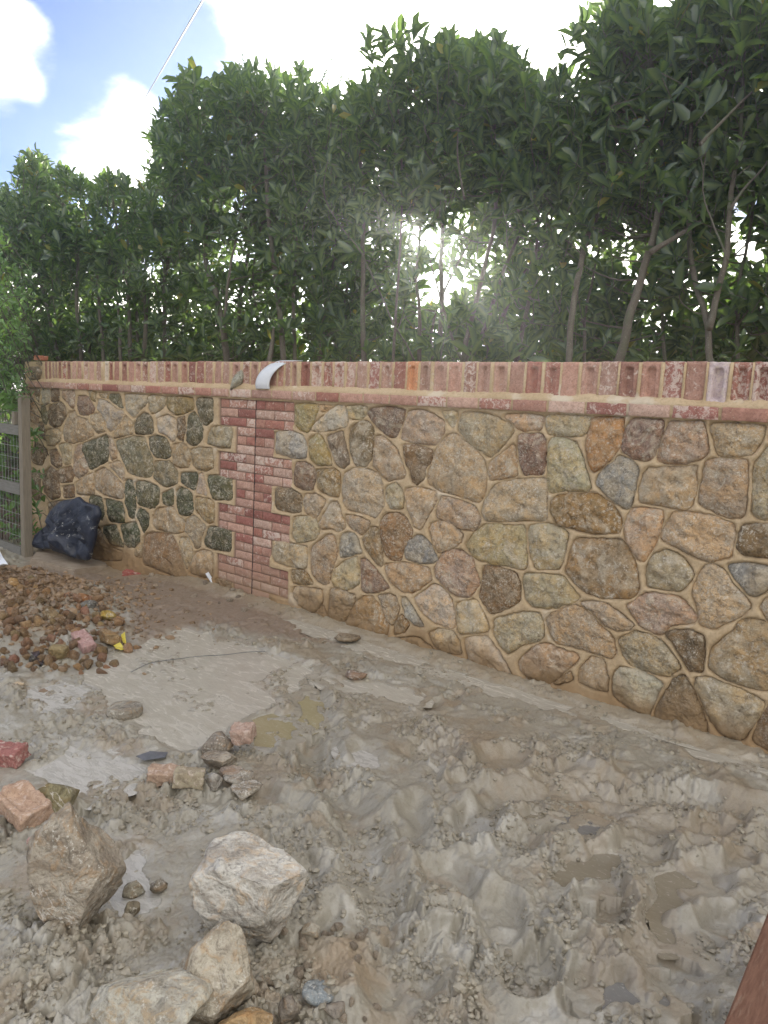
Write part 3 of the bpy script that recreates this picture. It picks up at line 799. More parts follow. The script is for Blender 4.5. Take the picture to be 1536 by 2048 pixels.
# mortar bed, fillet and joints of the coping
Xc = np.arange(WALL_L + .05, WALL_R, .0045)
prof = [(-.001, LEDGE + .001), (-.034, LEDGE + .003), (-.036, LEDGE + .03), (-.036, LEDGE + .060), (-.040, LEDGE + .069), (-.022, LEDGE + .085), (-.008, LEDGE + .100), (-.001, LEDGE + .106), (.000, LEDGE + .112), (.000, LEDGE + .2), (.000, LEDGE + .284), (.012, LEDGE + .292), (.06, LEDGE + .296), (.33, LEDGE + .29)]
rows = []
for k, (y, z) in enumerate(prof):
    a = .0035 if 4 <= k <= 11 else .001
    wob = fbm(Xc, Xc * 0 + k * .7, 9, 4, 11) * a + fbm(Xc, Xc * 0 + k, 60, 2, 19) * .0015
    zz = z + (fbm(Xc, Xc * 0 + 3, 3, 5, 12, .6) * .010 if 5 <= k <= 7 else fbm(Xc, Xc * 0 + k, 14, 3, 13) * (.002 if k < 13 else 0))
    yy = y - wob
    if k in (9, 10) or k == 8:         # hollow behind each brick on edge
        q = np.zeros(len(Xc))
        for x0_, hw_ in SOLD: q = np.maximum(q, 1 - smooth(abs(Xc - x0_), hw_ - .006, hw_ + .001))
        yy = yy - .006 - .003 * fbm(Xc, Xc * 0 + k, 30, 3, 17) + .045 * q
    rows.append(np.stack([Xc, yy, zz], 1))
V = np.concatenate(rows) - wall_loc
me = mesh_np('mortar', V, grid_faces(len(prof), len(Xc)), M['mortar']); fattr(me, 'pier', np.zeros(len(V)))
tag(obj('mortar', me, wall), kind='stuff')
def box(name, a, b_, mat, parent=None, bev=.0):
    bm = bmesh.new(); bmesh.ops.create_cube(bm, size=1)
    a = np.array(a, float); b_ = np.array(b_, float); c = (a + b_) / 2
    for v in bm.verts: v.co = Vector(np.array(v.co) * (b_ - a))
    if bev: bmesh.ops.bevel(bm, geom=bm.edges[:], offset=bev, segments=2, affect='EDGES')
    me = bpy.data.meshes.new(name); bm.to_mesh(me); bm.free(); me.materials.append(mat)
    for p in me.polygons: p.use_smooth = False
    off = np.array(parent.location) if parent is not None else 0
    return obj(name, me, parent, c - off)
core = box('core', (WALL_L + .02, .055, -.5), (WALL_R - .02, .34, 1.955), M['mortar'], wall)
box('movement_joint', (JX - .006, -.0035, -.12), (JX + .006, .02, LEDGE - .004), M['filler'], wall)
# the broken rubble end of the coping
def rock_mesh(name, sub, scale, seed, mat, planes=14, rough=.06, flat=0, smooth_=True):
    bm = bmesh.new(); bmesh.ops.create_icosphere(bm, subdivisions=sub, radius=1)
    V = np.array([v.co[:] for v in bm.verts]); F = np.array([[v.index for v in f.verts] for f in bm.faces]); bm.free()
    r = np.random.default_rng(seed)
    nn = r.normal(size=(planes, 3)); nn /= np.linalg.norm(nn, axis=1)[:, None]; dd = r.uniform(.48, .82, planes)
    if flat: nn = np.vstack([nn, [[0, 0, 1], [0, 0, -1]]]); dd = np.append(dd, [flat, flat])
    for a, d in zip(nn, dd):
        e = V @ a - d; V = V - np.maximum(e, 0)[:, None] * a
    l = np.linalg.norm(V, axis=1)[:, None]; U = V / l
    s3 = lambda f, s: pn(U[:, 0] * f + U[:, 2] * 3.3, U[:, 1] * f - U[:, 2] * f, s)
    n = s3(2.2, seed) * .9 - abs(s3(4.5, seed + 1)) * .9 + (s3(11, seed + 2) * .3 - (abs(s3(21, seed + 3)) * .35 if sub > 3 else 0))
    V = V * (1 + rough * n[:, None])
    V = (V - (V.max(0) + V.min(0)) / 2) / np.ptp(V, axis=0) * np.array(scale)
    return mesh_np(name, V, F, mat, smooth_)
for (x, z, s, sd) in [(-8.33, 1.83, (.17, .2, .16), 1), (-8.45, 1.78, (.16, .2, .10), 2), (-8.30, 1.93, (.10, .16, .06), 3), (-8.42, 1.87, (.12, .2, .08), 4)]:
    obj('stone', rock_mesh('stone', 3, s, sd, M['stone']), wall, np.array([x, .03, z]) - wall_loc, (.22, .19, .14))
# ------------------------------------------------------------------ the muddy ground
def poly_mask(X, Y, pts, soft=.06, wob=.05):
    """soft 0..1 mask of a region given by photo pixels on the ground"""
    P = np.array([gp(*q)[:2] for q in pts]); 
    x0, x1, y0, y1 = P[:, 0].min() - .3, P[:, 0].max() + .3, P[:, 1].min() - .3, P[:, 1].max() + .3
    out = np.zeros(X.shape); s = (X > x0) & (X < x1) & (Y > y0) & (Y < y1)
    x = X[s]; y = Y[s]
    x = x + fbm(x, y, 5, 3, 31) * wob; y = y + fbm(x, y, 5, 3, 32) * wob
    dm = np.full(x.shape, 9.); ins = np.zeros(x.shape, bool)
    for (ax, az), (bx, bz) in zip(P, np.roll(P, -1, 0)):
        ex, ez = bx - ax, bz - az; t = np.clip(((x - ax) * ex + (y - az) * ez) / (ex * ex + ez * ez + 1e-12), 0, 1)
        dm = np.minimum(dm, np.hypot(x - ax - t * ex, y - az - t * ez))
        ins ^= ((az > y) != (bz > y)) & (x < (bx - ax) * (y - az) / (bz - az + 1e-12) + ax)
    d = np.where(ins, -dm, dm); out[s] = 1 - smooth(d, -soft, soft); return out
POOLS = [   # (material, outline in the photo, depth, island roughness)
 ('slurry', [(300, 1268), (370, 1252), (430, 1275), (540, 1300), (620, 1330), (600, 1375), (540, 1410), (470, 1440), (440, 1485), (370, 1500), (300, 1480), (250, 1440), (190, 1400), (150, 1345), (230, 1315)], .017, .75),
 ('whiteslurry', [(60, 1540), (150, 1490), (235, 1500), (300, 1540), (260, 1570), (180, 1600), (100, 1575)], .016, 1.0),
 ('whiteslurry', [(200, 1680), (260, 1700), (310, 1750), (300, 1810), (250, 1850), (225, 1780)], .02, .8),
 ('ochre_water', [(500, 1435), (570, 1420), (592, 1450), (565, 1495), (512, 1490)], .022, .8),
 ('ochre_water', [(596, 1398), (618, 1390), (642, 1402), (642, 1440), (622, 1456), (598, 1444)], .03, .3),
 ('whiteslurry', [(690, 1500), (745, 1492), (770, 1515), (740, 1540), (690, 1535)], .022, .8),
 ('tan_water', [(1085, 1745), (1110, 1705), (1180, 1696), (1245, 1712), (1262, 1738), (1190, 1755), (1120, 1766)], .06, .12),
 ('tan_water', [(1310, 1740), (1350, 1722), (1388, 1745), (1376, 1810), (1356, 1875), (1322, 1880), (1305, 1810)], .06, .12),
 ('grey_water', [(1222, 1950), (1270, 1945), (1285, 1985), (1268, 2022), (1222, 2010)], .07, .1),
 ('slurry', [(650, 1352), (760, 1365), (850, 1392), (840, 1410), (740, 1395), (660, 1378)], .014, 1.0),
 ('slurry', [(560, 1235), (640, 1243), (720, 1272), (850, 1312), (1000, 1362), (1150, 1408), (1300, 1448), (1300, 1462), (1150, 1432), (950, 1378), (820, 1335), (700, 1296), (600, 1262)], .012, .5),
 ('slurry', [(1180, 1430), (1300, 1452), (1536, 1530), (1640, 1570), (1620, 1585), (1500, 1545), (1300, 1478)], .012, .5),
 ('tan_water', [(1030, 1612), (1075, 1608), (1085, 1622), (1045, 1628)], .05, .1),
 ('grey_water', [(1150, 1640), (1195, 1640), (1190, 1662), (1155, 1665)], .05, .1),
 ('whiteslurry', [(40, 1370), (120, 1360), (180, 1380), (150, 1425), (60, 1430)], .014, 1.1),
]
CR_ = [  # craters: px centre, px half-width, px half-height, depth
 (960, 1640, 62, 48, .085), (1205, 1805, 62, 68, .085), (1030, 1690, 55, 35, .05), (860, 1500, 70, 26, .04), (1000, 1520, 60, 26, .045),
 (1180, 1590, 90, 26, .04), (900, 1760, 70, 55, .05), (1050, 1930, 75, 80, .085), (1290, 1690, 65, 45, .06), (1420, 1760, 60, 50, .06),
 (1440, 1850, 60, 45, .06), (1000, 1830, 60, 50, .05), (820, 1640, 40, 60, .05), (740, 1590, 50, 25, .04), (600, 1760, 60, 40, .04),
 (1350, 2010, 60, 40, .09), (1160, 1980, 50, 60, .05), (680, 1850, 50, 45, .035), (1440, 1640, 80, 20, .045), (1290, 1590, 90, 20, .04),
 (1120, 1540, 80, 20, .035), (850, 1400, 40, 18, .035), (930, 1570, 40, 20, .03), (620, 1520, 34, 50, .05), (510, 1590, 60, 25, .035), (420, 1600, 50, 30, .03),
 (1480, 1720, 40, 30, .05), (880, 1900, 60, 60, .045), (760, 1960, 60, 50, .03)]
FURROW = [[(612, 1345), (616, 1400), (622, 1470), (640, 1540), (690, 1590), (715, 1650), (740, 1720), (775, 1800), (800, 1900), (810, 2048)],
          [(1000, 1590), (1150, 1575), (1300, 1585), (1536, 1620), (1700, 1660)], [(1080, 1650), (1200, 1625), (1350, 1640), (1536, 1680), (1700, 1720)],
          [(1400, 2060), (1360, 1980), (1330, 1930), (1400, 1900)]]
def clods(x, y):
    """torn lumps pressed together with crevices between them"""
    wx = x + fbm(x, y, 6, 3, 165) * .03 + fbm(x, y, 45, 2, 167) * .0035; wy = y + fbm(x, y, 6, 3, 166) * .03 + fbm(x, y, 45, 2, 168) * .0035; s = 0
    for f, a, sd, ew in ((5.0, .036, 5, .42), (11, .026, 13, .34), (24, .0135, 29, .28), (50, .0066, 47, .26), (95, .0030, 61, .35)):
        X = wx * f; Y = wy * f * 1.0; xi = np.floor(X).astype(np.int32); yi = np.floor(Y).astype(np.int32)
        d1 = np.full(X.shape, 9.); d2 = np.full(X.shape, 9.); H = np.zeros(X.shape)
        for i in (-1, 0, 1):
            for j in (-1, 0, 1):
                h = _perm[(_perm[(xi + i + sd) & 511] + yi + j) & 511]; h2 = _perm[(h + 77) & 511]
                dx = xi + i + .1 + .8 * h / 512. - X; dy = yi + j + .1 + .8 * h2 / 512. - Y; d = np.sqrt(dx * dx + dy * dy)
                t = .30 + .70 * (h2 / 512.) + (_gx[h] * dx + _gy[h] * dy) * .55; m_ = d < d1
                d2 = np.where(m_, d1, np.minimum(d2, d)); d1 = np.where(m_, d, d1); H = np.where(m_, t, H)
        e = smooth(d2 - d1, -.03, ew)
        s = s + a * (H * e * 1.15 - .5)
    return s
pool_pts = []
def terrain(x, y, full=True):
    x = np.asarray(x, float); y = np.asarray(y, float)
    z = base_z(x, y)
    dist = np.hypot(x - CAMP[0], y - CAMP[1])
    rough = np.ones(x.shape)
    # the trodden strip at the back left and along the wall is smoother
    back = poly_mask(x, y, [(60, 1110), (205, 1120), (430, 1180), (560, 1225), (700, 1290), (600, 1285), (430, 1250), (330, 1262), (280, 1290), (250, 1200), (60, 1130)], .12, .06)
    rough = rough * (1 - .72 * back)
    wallb = smooth(y, -.55, -.10); rough = rough * (1 - .55 * wallb * smooth(-x, -2, .3))
    rough = rough * (1 - .45 * poly_mask(x, y, [(930, 1400), (1536, 1560), (1700, 1620), (1536, 1600), (1200, 1510), (1000, 1470)], .1))
    rough = rough * (.5 + .7 * smooth(fbm(x, y, 1.3, 3, 70), -.5, .45))
    torn = smooth(fbm(x, y, 2.6, 4, 71, .6), -.30, .35)
    inm = np.exp(-(((x + 5.9) / .95) ** 2 + ((y + 1.55) / .75) ** 2) * 1.2); torn = np.maximum(torn, smooth(inm, .2, .5)); rough = np.maximum(rough, 1.1 * smooth(inm, .2, .5))
    rel = (fbm(x, y, 1.9, 3, 60) * .026 + fbm(x, y, 7, 3, 64) * .010) * rough + clods(x, y) * (.16 + .90 * torn) * (.20 + .80 * rough)
    rel = rel + (fbm(x, y, 70, 3, 66) * .0035) * (.3 + .7 * rough)
    for k, (cx, cy, rx, ry, dp) in enumerate(CR_):
        c = gp(cx, cy)[:2]; ex = gp(cx + rx, cy)[:2] - c; ey = gp(cx, cy + ry)[:2] - c
        A = np.linalg.inv(np.stack([ex, ey], 1)); dp = dp * .85
        s = np.hypot(x - c[0], y - c[1]) < 2.2 * max(np.linalg.norm(ex), np.linalg.norm(ey))
        if not s.any(): continue
        dx = x[s] - c[0]; dy = y[s] - c[1]
        q = np.hypot(A[0, 0] * dx + A[0, 1] * dy, A[1, 0] * dx + A[1, 1] * dy)
        q = q * (1 + .30 * fbm(x[s], y[s], 4.2, 3, 80 + k)); 
        b = 1 - smooth(q, .55, 1.0); rim = np.exp(-((q - 1.18) / .20) ** 2)
        rel[s] = rel[s] * (1 - .6 * b + .15 * rim) - dp * b + dp * .34 * rim * (.7 + .6 * fbm(x[s], y[s], 9, 2, 90 + k))
    for k, pl in enumerate(FURROW):
        P = np.array([gp(*q)[:2] for q in pl]); dm = np.full(x.shape, 9.)
        for a, b in zip(P[:-1], P[1:]):
            e = b - a; t = np.clip(((x - a[0]) * e[0] + (y - a[1]) * e[1]) / (e @ e), 0, 1)
            dm = np.minimum(dm, np.hypot(x - a[0] - t * e[0], y - a[1] - t * e[1]))
        dm = dm * (1 + .4 * fbm(x, y, 5, 2, 100 + k)); w = .085
        rel = rel * (1 - .5 * np.exp(-(dm / w) ** 2)) - .055 * np.exp(-(dm / w) ** 2) + .03 * np.exp(-((dm - w * 1.9) / (w * .6)) ** 2)
    rel = np.where(rel > .03, .03 + .035 * np.tanh((rel - .03) / .035), rel)
    wetm = np.zeros(x.shape); white = np.zeros(x.shape)
    for m_, pts, dp, isl in POOLS:
        pm = poly_mask(x, y, pts, .05, .06)
        wide = poly_mask(x, y, pts, .16, .10)
        rel = rel * (1 - pm * (1 - .62 * isl)) - dp * pm
        cc = np.mean([gp(*q)[:2] for q in pts], axis=0); lev = float(base_z(cc[0], cc[1])) - dp * .42
        ring = np.clip(wide * 1.6, 0, 1) * (1 - pm); floor_ = lev + .004 + .006 * abs(fbm(x, y, 12, 2, 33)) - z
        rel = np.where(ring > .35, np.maximum(rel, floor_), rel)
        wetm = np.maximum(wetm, wide * .9)
        if 'white' in m_ : white = np.maximum(white, wide)
    # mud drawn up against the foot of the wall
    rel = rel + .03 * smooth(y, -.22, .0) * (x > -9)
    z = z + rel
    return z, wetm, white, rel, back
TH0, TH1 = math.radians(-80), math.radians(4)
nc_, nr_ = 840, 850
th = np.linspace(TH0, TH1, nc_); rr = np.exp(np.linspace(math.log(1.55), math.log(9.6), nr_))
T, Rr = np.meshgrid(th, rr)
GXm = CAMP[0] + Rr * np.sin(T); GYm = CAMP[1] + Rr * np.cos(T)
ok = (GYm < .12)
x = GXm.ravel(); y = GYm.ravel(); sel = (y < .15)
Zg = np.full(x.shape, -.3); wet = np.zeros(x.shape); wh = np.zeros(x.shape); rel = np.zeros(x.shape); bk = np.zeros(x.shape)
Zg[sel], wet[sel], wh[sel], rel[sel], bk[sel] = terrain(x[sel], y[sel])
# kinds of soil: grey clay skin, brown subsoil, ochre clay, pale cement wash
n1 = fbm(x, y, 1.1, 5, 201, .6); n2 = fbm(x, y, 3.2, 5, 202, .62); n3 = fbm(x, y, 9, 4, 203, .65)
grey = np.array([.305, .283, .232]); brown = np.array([.265, .213, .150]); ochre = np.array([.31, .235, .155]); pale = np.array([.42, .405, .365]); dark = np.array([.185, .155, .12])
def lerp(a, b, t): return a + (b - a) * np.clip(t, 0, 1)[:, None]
C = np.tile(grey, (len(x), 1))
C = lerp(C, pale, smooth(n2 + .45 * n1 + .25 * n3, .20, .80) * .55)
C = lerp(C, brown, smooth(-n2 + .6 * n1 + .2 * n3, .10, .7) * .65)
C = lerp(C, ochre, smooth(fbm(x, y, 2.3, 4, 205), .50, .8) * .6)
C = lerp(C, pale, np.clip(wh * smooth(n3 + n2, -.5, .3), 0, 1) * .9)
C = lerp(C, np.array([.42, .39, .335]), np.clip(wet - wh, 0, 1) * .5)
C = lerp(C, np.array([.245, .19, .145]), bk * .95)
nearwall = smooth(y, -.30, -.05)
C = lerp(C, np.array([.33, .26, .17]), nearwall * .5)
mound = np.exp(-(((x + 5.9) / .95) ** 2 + ((y + 1.55) / .75) ** 2) * 1.2)
C = lerp(C, np.array([.24, .165, .10]), smooth(mound, .2, .6))
rc = gp(1060, 1530); brn2 = np.exp(-(((x - rc[0]) / 1.2) ** 2 + ((y - rc[1]) / .35) ** 2)); C = lerp(C, brown * 1.05, brn2 * .6)
C *= (1 + .05 * n3)[:, None]
wetall = np.clip(np.maximum(wet * .9, .05 + .35 * smooth(n2, .0, .6)) * (1 - bk * .9) * (1 - mound), 0, 1)
V = np.stack([x, y, Zg], 1); F = grid_faces(nr_, nc_)
keep = (y[F].min(1) < .06); F = F[keep]
used = np.zeros(len(V), bool); used[F.ravel()] = True; idx = np.cumsum(used) - 1
me = mesh_np('ground', V[used], idx[F], M['mud']); cattr(me, 'tone', C[used]); fattr(me, 'wet', wetall[used])
# outwards normals
o = obj('ground', me); tag(o, 'churned grey and brown mud', None, kind='structure')
def height(px_, py_):
    z, *_ = terrain(np.array([px_]), np.array([py_])); return float(z[0])
# land beyond: open ground on this side, raised garden behind the wall
def sheet(name, x0, x1, y0, y1, z, mat, n=40, amp=.05, hole=None):
    X, Y = np.meshgrid(np.linspace(x0, x1, n), np.linspace(y0, y1, n))
    Z = z + fbm(X, Y, .4, 3, 5) * amp
    me = mesh_np(name, np.stack([X, Y, Z], -1).reshape(-1, 3), grid_faces(n, n), mat)
    if mat is M['mud']: cattr(me, 'tone', np.tile(grey * .9, (n * n, 1))); fattr(me, 'wet', np.full(n * n, .3))
    return tag(obj(name, me), kind='structure')
sheet('field', -400, 400, -400, .30, -.42, M['mud'])
Xb, Yb_ = np.meshgrid(np.linspace(-60, WALL_L - .02, 60), np.linspace(.1, 2.2, 16))
me = mesh_np('bank', np.stack([Xb, Yb_, np.interp(Yb_, [.1, 1.6, 2.2], [-.6, 1.1, 1.3]) + fbm(Xb, Yb_, 1.5, 4, 3) * .08], -1).reshape(-1, 3), grid_faces(16, 60), M['soil']); tag(obj('bank', me), kind='structure')
sheet('garden_soil', -400, 400, .34, 500, 1.15, M['soil'], 60, .12)
for m_, pts, dp, isl in POOLS:
    P = np.array([gp(*q) for q in pts]); c = P[:, :2].mean(0)
    Q = c + (P[:, :2] - c) * 1.0; 
    d = P[:, :2] - c; Q = P[:, :2] + d / np.linalg.norm(d, axis=1)[:, None] * .07
    lev = float(base_z(c[0], c[1])) - dp * .42
    Q = outline(Q if np.sum(Q[:, 0] * np.roll(Q[:, 1], -1) - np.roll(Q[:, 0], -1) * Q[:, 1]) > 0 else Q[::-1], 40)
    Q = Q + np.stack([fbm(Q[:, 0], Q[:, 1], 7, 3, 400), fbm(Q[:, 0], Q[:, 1], 7, 3, 401)], 1) * .03
    Q[:, 1] = np.minimum(Q[:, 1], -.004); lev -= 0
    fr = [1, .8, .6, .4, .2]; V = np.vstack([np.column_stack([c + (Q - c) * f_, np.zeros(40)]) for f_ in fr] + [[[c[0], c[1], 0]]])
    V[:, 2] = fbm(V[:, 0], V[:, 1], 5, 3, 7) * (.0015 if 'slurry' in m_ else .0)
    i = np.arange(4)[:, None] * 40; j = np.arange(40)[None]
    F4 = np.stack([i + j, i + (j + 1) % 40, i + 40 + (j + 1) % 40, i + 40 + j], -1).reshape(-1, 4)
    F3 = np.array([[160 + q, 160 + (q + 1) % 40, 200] for q in range(40)])
    V[:, :2] -= c
    me = mesh_np('puddle', V, [F4, F3], M[m_]); tag(obj('puddle', me, None, (c[0], c[1], lev)), kind='structure')

# crumbs and clods of mud lying on the surface: far too many to count
def clod_field(name, n, area, smin, smax, mat, tone, seed, label, pw=2.2):
    r = np.random.default_rng(seed); t = [rock_mesh('c', 1, (1, 1, 1), s, None, 6, .12) for s in range(6)]
    TV = []; 
    for me in t:
        a = np.zeros(len(me.vertices) * 3, np.float32); me.vertices.foreach_get('co', a); TV.append(a.reshape(-1, 3))
    f = np.array([list(p.vertices) for p in t[0].polygons]); 
    for me in t: bpy.data.meshes.remove(me)
    P = area(r, n); n = len(P)
    z, *_ = terrain(P[:, 0], P[:, 1])
    s = smin + (smax - smin) * r.random(n) ** pw * r.random(n) ** .6
    Vs = []; Fs = []; Cs = []
    for i in range(n):
        a = r.random() * 6.28; ca, sa = math.cos(a), math.sin(a)
        v = TV[i % 6] * s[i] * np.array([1, r.uniform(.6, 1), r.uniform(.5, .85)])
        v = np.stack([v[:, 0] * ca - v[:, 1] * sa, v[:, 0] * sa + v[:, 1] * ca, v[:, 2]], 1)
        Vs.append(v + [P[i, 0], P[i, 1], z[i] + s[i] * .05]); Fs.append(f + i * len(v)); Cs.append(np.tile(tone(r), (len(v), 1)))
    me = mesh_np(name, np.concatenate(Vs), np.concatenate(Fs), mat, False); cattr(me, 'tone', np.concatenate(Cs)); fattr(me, 'wet', np.full(sum(map(len, Vs)), .25))
    return tag(obj(name, me), label, 'mud', kind='stuff')
def area_mud(r, n):
    t = r.uniform(math.radians(-72), math.radians(-8), n * 5); d = np.exp(r.uniform(math.log(1.7), math.log(5.0), n * 5))
    p = np.stack([CAMP[0] + d * np.sin(t), CAMP[1] + d * np.cos(t)], 1); k = (p[:, 1] < -.06) & (fbm(p[:, 0], p[:, 1], 2.6, 4, 71, .6) + r.normal(0, .16, len(p)) > -.08) & (fbm(p[:, 0], p[:, 1], 6, 2, 45) > -.1); return p[k][:n]
clod_field('mud_crumbs', 12500, area_mud, .005, .040, M['mud'], lambda r: grey * r.uniform(.80, 1.12) * np.array([1, .97, .92]), 5, 'small crumbs and clods of mud scattered over the churned ground')
def area_mound(r, n):
    p = np.stack([r.normal(-5.75, .62, n), r.normal(-1.50, .42, n)], 1); return p[(p[:, 1] < -.15)]
clod_field('soil_crumbs', 5500, area_mound, .015, .08, M['mud'], lambda r: np.array([.25, .17, .10]) * r.uniform(.6, 1.25), 6, 'loose crumbs of ochre soil over the spoil heap at left', 1.8)

# ------------------------------------------------------------------ rocks, loose bricks and rubble
def place_rock(name, x0, y0, x1, y1, seed, col, label, cat='rock', group=None, sub=4, planes=14, rough=.05, flat=0, rot=0, hk=1.0, sink=.12, mat=None, asp=.85, ztop=None, apex=0):
    cx = (x0 + x1) / 2; p = gp(cx, y1 - (y1 - y0) * .12)
    Z = depth_of(p); w = (x1 - x0) / FPX * Z
    th_ = math.asin(-ray(cx, (y0 + y1) / 2)[2] / np.linalg.norm(ray(cx, (y0 + y1) / 2)))
    dy = w * asp; h = max(.30 * w, ((y1 - y0) / FPX * Z - dy * math.sin(th_) * .75) / math.cos(th_)) * hk
    v = p[:2] - CAMP[:2]; v /= np.linalg.norm(v); c = p[:2] + v * dy * .32
    me = rock_mesh(name, sub, (w, dy, h * 1.12), seed, mat or M['rock'], planes, rough, flat)
    if apex:
        a = np.zeros(len(me.vertices) * 3, np.float32); me.vertices.foreach_get('co', a); a = a.reshape(-1, 3); t = np.clip(a[:, 2] / h + .35, 0, 1)
        a[:, :2] *= (1.12 - apex * t ** 1.3)[:, None]; me.vertices.foreach_set('co', a.ravel()); me.update()
    o = obj(name, me, None, (c[0], c[1], height(c[0], c[1]) * .4 + float(base_z(c[0], c[1])) * .6 + h * (.5 - sink)), col)
    o.rotation_euler = (0, 0, math.atan2(-v[0], v[1]) + rot)
    return tag(o, label, cat, group)
place_rock('boulder', 36, 1650, 250, 1900, 12, (.31, .28, .235), 'large brown pointed boulder in the mud at lower left', sub=5, planes=15, sink=.02, hk=1.18, rough=.05, apex=.85)
place_rock('boulder', 375, 1690, 615, 1935, 23, (.47, .46, .43), 'large pale grey and buff boulder with white streaks', sub=5, planes=16, rough=.06)
place_rock('boulder', 332, 1855, 515, 2070, 35, (.37, .34, .28), 'grey brown boulder tucked in front of the pale boulder', sub=5, planes=12)
place_rock('boulder', 180, 1925, 430, 2140, 47, (.40, .39, .34), 'broad flat boulder cut by the bottom edge of the photo', sub=5, planes=12, hk=.8, flat=.55)
place_rock('boulder', 432, 2010, 545, 2110, 59, (.33, .23, .12), 'small ochre boulder at the bottom edge', sub=4)
place_rock('rock', 65, 1562, 158, 1642, 61, (.20, .18, .105), 'olive green angular rock behind the frogged brick', sub=4, planes=9)
place_rock('rock', 400, 1500, 475, 1548, 62, (.31, .28, .235), 'rounded grey brown rock behind the cluster of small rocks', group=None, sub=4)
place_rock('rock', 400, 1465, 468, 1520, 63, (.30, .275, .24), 'grey rock at the back of the small rock cluster', sub=3)
place_rock('rock', 438, 1528, 492, 1565, 64, (.30, .25, .21), 'flat wedge of pinkish rock on the right of the cluster', sub=3, flat=.4, planes=9)
place_rock('rock', 412, 1540, 446, 1582, 65, (.33, .315, .29), 'small upright grey rock in the middle of the cluster', sub=3)
place_rock('rock', 446, 1548, 508, 1578, 66, (.29, .275, .245), 'thin grey slab leaning in the mud beside the cluster', sub=3, flat=.35)
place_rock('rock', 462, 1560, 525, 1596, 67, (.31, .29, .25), 'lowest grey mud coated slab of the cluster', sub=3, flat=.4)
place_rock('slate', 602, 1968, 676, 2012, 68, (.22, .25, .27), 'blue grey flake of slate at the bottom of the photo', 'slate', sub=3, flat=.22, planes=6, hk=.6)
place_rock('rock', 640, 2010, 690, 2048, 69, (.27, .25, .22), 'grey rock just below the slate flake', sub=3)
place_rock('rock', 555, 1990, 600, 2048, 70, (.27, .25, .22), 'narrow grey rock left of the slate flake', sub=3)
place_rock('rock', 248, 1800, 280, 1838, 71, (.17, .15, .11), 'small dark rock between the two large boulders', sub=3)
place_rock('rock', 300, 1755, 335, 1790, 72, (.25, .23, .19), 'small grey rock above the pale pool', sub=3)
place_rock('rock', 245, 1755, 290, 1795, 73, (.24, .225, .18), 'small olive grey rock on the edge of the pale pool', sub=3)
place_rock('rock', 600, 1850, 640, 1890, 74, (.28, .26, .22), 'small round rock right of the pale boulder', sub=3)
place_rock('rock', 668, 1262, 722, 1290, 75, (.22, .18, .13), 'brown lump on the pale mud near the wall', sub=3)
place_rock('rock', 690, 1338, 735, 1365, 76, (.25, .19, .15), 'reddish brown lump in the middle of the mud', sub=3)
place_rock('stone_slab', 215, 1395, 285, 1440, 77, (.30, .285, .25), 'flat grey slab half sunk in the slurry', 'slab', sub=3, flat=.3, planes=5, hk=.7)
place_rock('rock', 28, 1362, 50, 1376, 78, (.50, .48, .42), 'small whitish pebble beside the spoil heap', 'pebble', sub=2)
rr_ = [(98, 1290, 138, 1328, (.24, .19, .10), 'round ochre stone at the foot of the spoil heap'), (200, 1255, 245, 1295, (.27, .19, .10), 'ochre lump near the yellow scrap'),
       (15, 1155, 40, 1182, (.34, .22, .10), 'orange lump beside the white plastic piece'), (150, 1183, 180, 1205, (.32, .17, .08), 'rust orange stone on top of the heap'),
       (160, 1200, 195, 1222, (.14, .14, .13), 'dark grey stone on the heap slope'), (198, 1220, 232, 1245, (.36, .27, .07), 'yellowish lump on the right of the heap'),
       (85, 1215, 118, 1245, (.26, .20, .12), 'pale brown lump midway up the heap'), (58, 1305, 78, 1325, (.10, .10, .10), 'dark stone at the lower left of the heap')]
for k, (a, b, c, d, col, lb) in enumerate(rr_): place_rock('rubble_stone', a, b, c, d, 80 + k, col, lb, 'stone', None, 3, 10, .08)
r = np.random.default_rng(17)
first = [rock_mesh('rubble_stone', 2, (1, .8, .7), 120 + s, M['rock'], 12, .07) for s in range(6)]
cnt = 0
while cnt < 170:
    px_, py_ = r.uniform(0, 300), r.uniform(1135, 1345)
    if py_ < 1135 + px_ * .35 or px_ > 120 + (py_ - 1130) * 1.0 or (px_ > 230 and py_ > 1300): continue
    p = gp(px_, py_); s = r.uniform(.03, .095)
    o = obj('rubble_stone', first[cnt % 6], None, (p[0], p[1], height(p[0], p[1]) + s * .2), tuple(np.array([.33, .215, .12]) * r.uniform(.55, 1.3) * (1 + r.normal(0, .06, 3))))
    o.scale = (s, s, s); o.rotation_euler = tuple(r.uniform(-3, 3, 3))
    tag(o, 'one of the many ochre clay lumps making up the spoil heap', 'stone', 'clay lumps of the spoil heap'); cnt += 1
# stones scattered at lower right of the boulders and along the wall foot
cnt = 0
while cnt < 60:
    px_, py_ = (r.uniform(520, 760), r.uniform(1850, 2048)) if cnt < 38 else (r.uniform(210, 560), r.uniform(1150, 1235))
    if cnt >= 38 and abs(py_ - (1135 + (px_ - 205) * .235)) > 22: continue
    p = gp(px_, py_); s = r.uniform(.015, .045) if cnt < 38 else r.uniform(.03, .07)
    o = obj('small_stone', first[cnt % 6], None, (p[0], p[1], height(p[0], p[1]) + s * .05), tuple(np.array([.38, .33, .27]) * r.uniform(.7, 1.25)))
    o.scale = (s, s, s); o.rotation_euler = tuple(r.uniform(-3, 3, 3))
    if cnt < 38: tag(o, 'small stone pressed into the mud right of the big boulders', 'stone', 'small stones right of the boulders')
    else: tag(o, 'small stone among the debris along the wall foot', 'stone', 'debris stones along the wall foot')
    cnt += 1

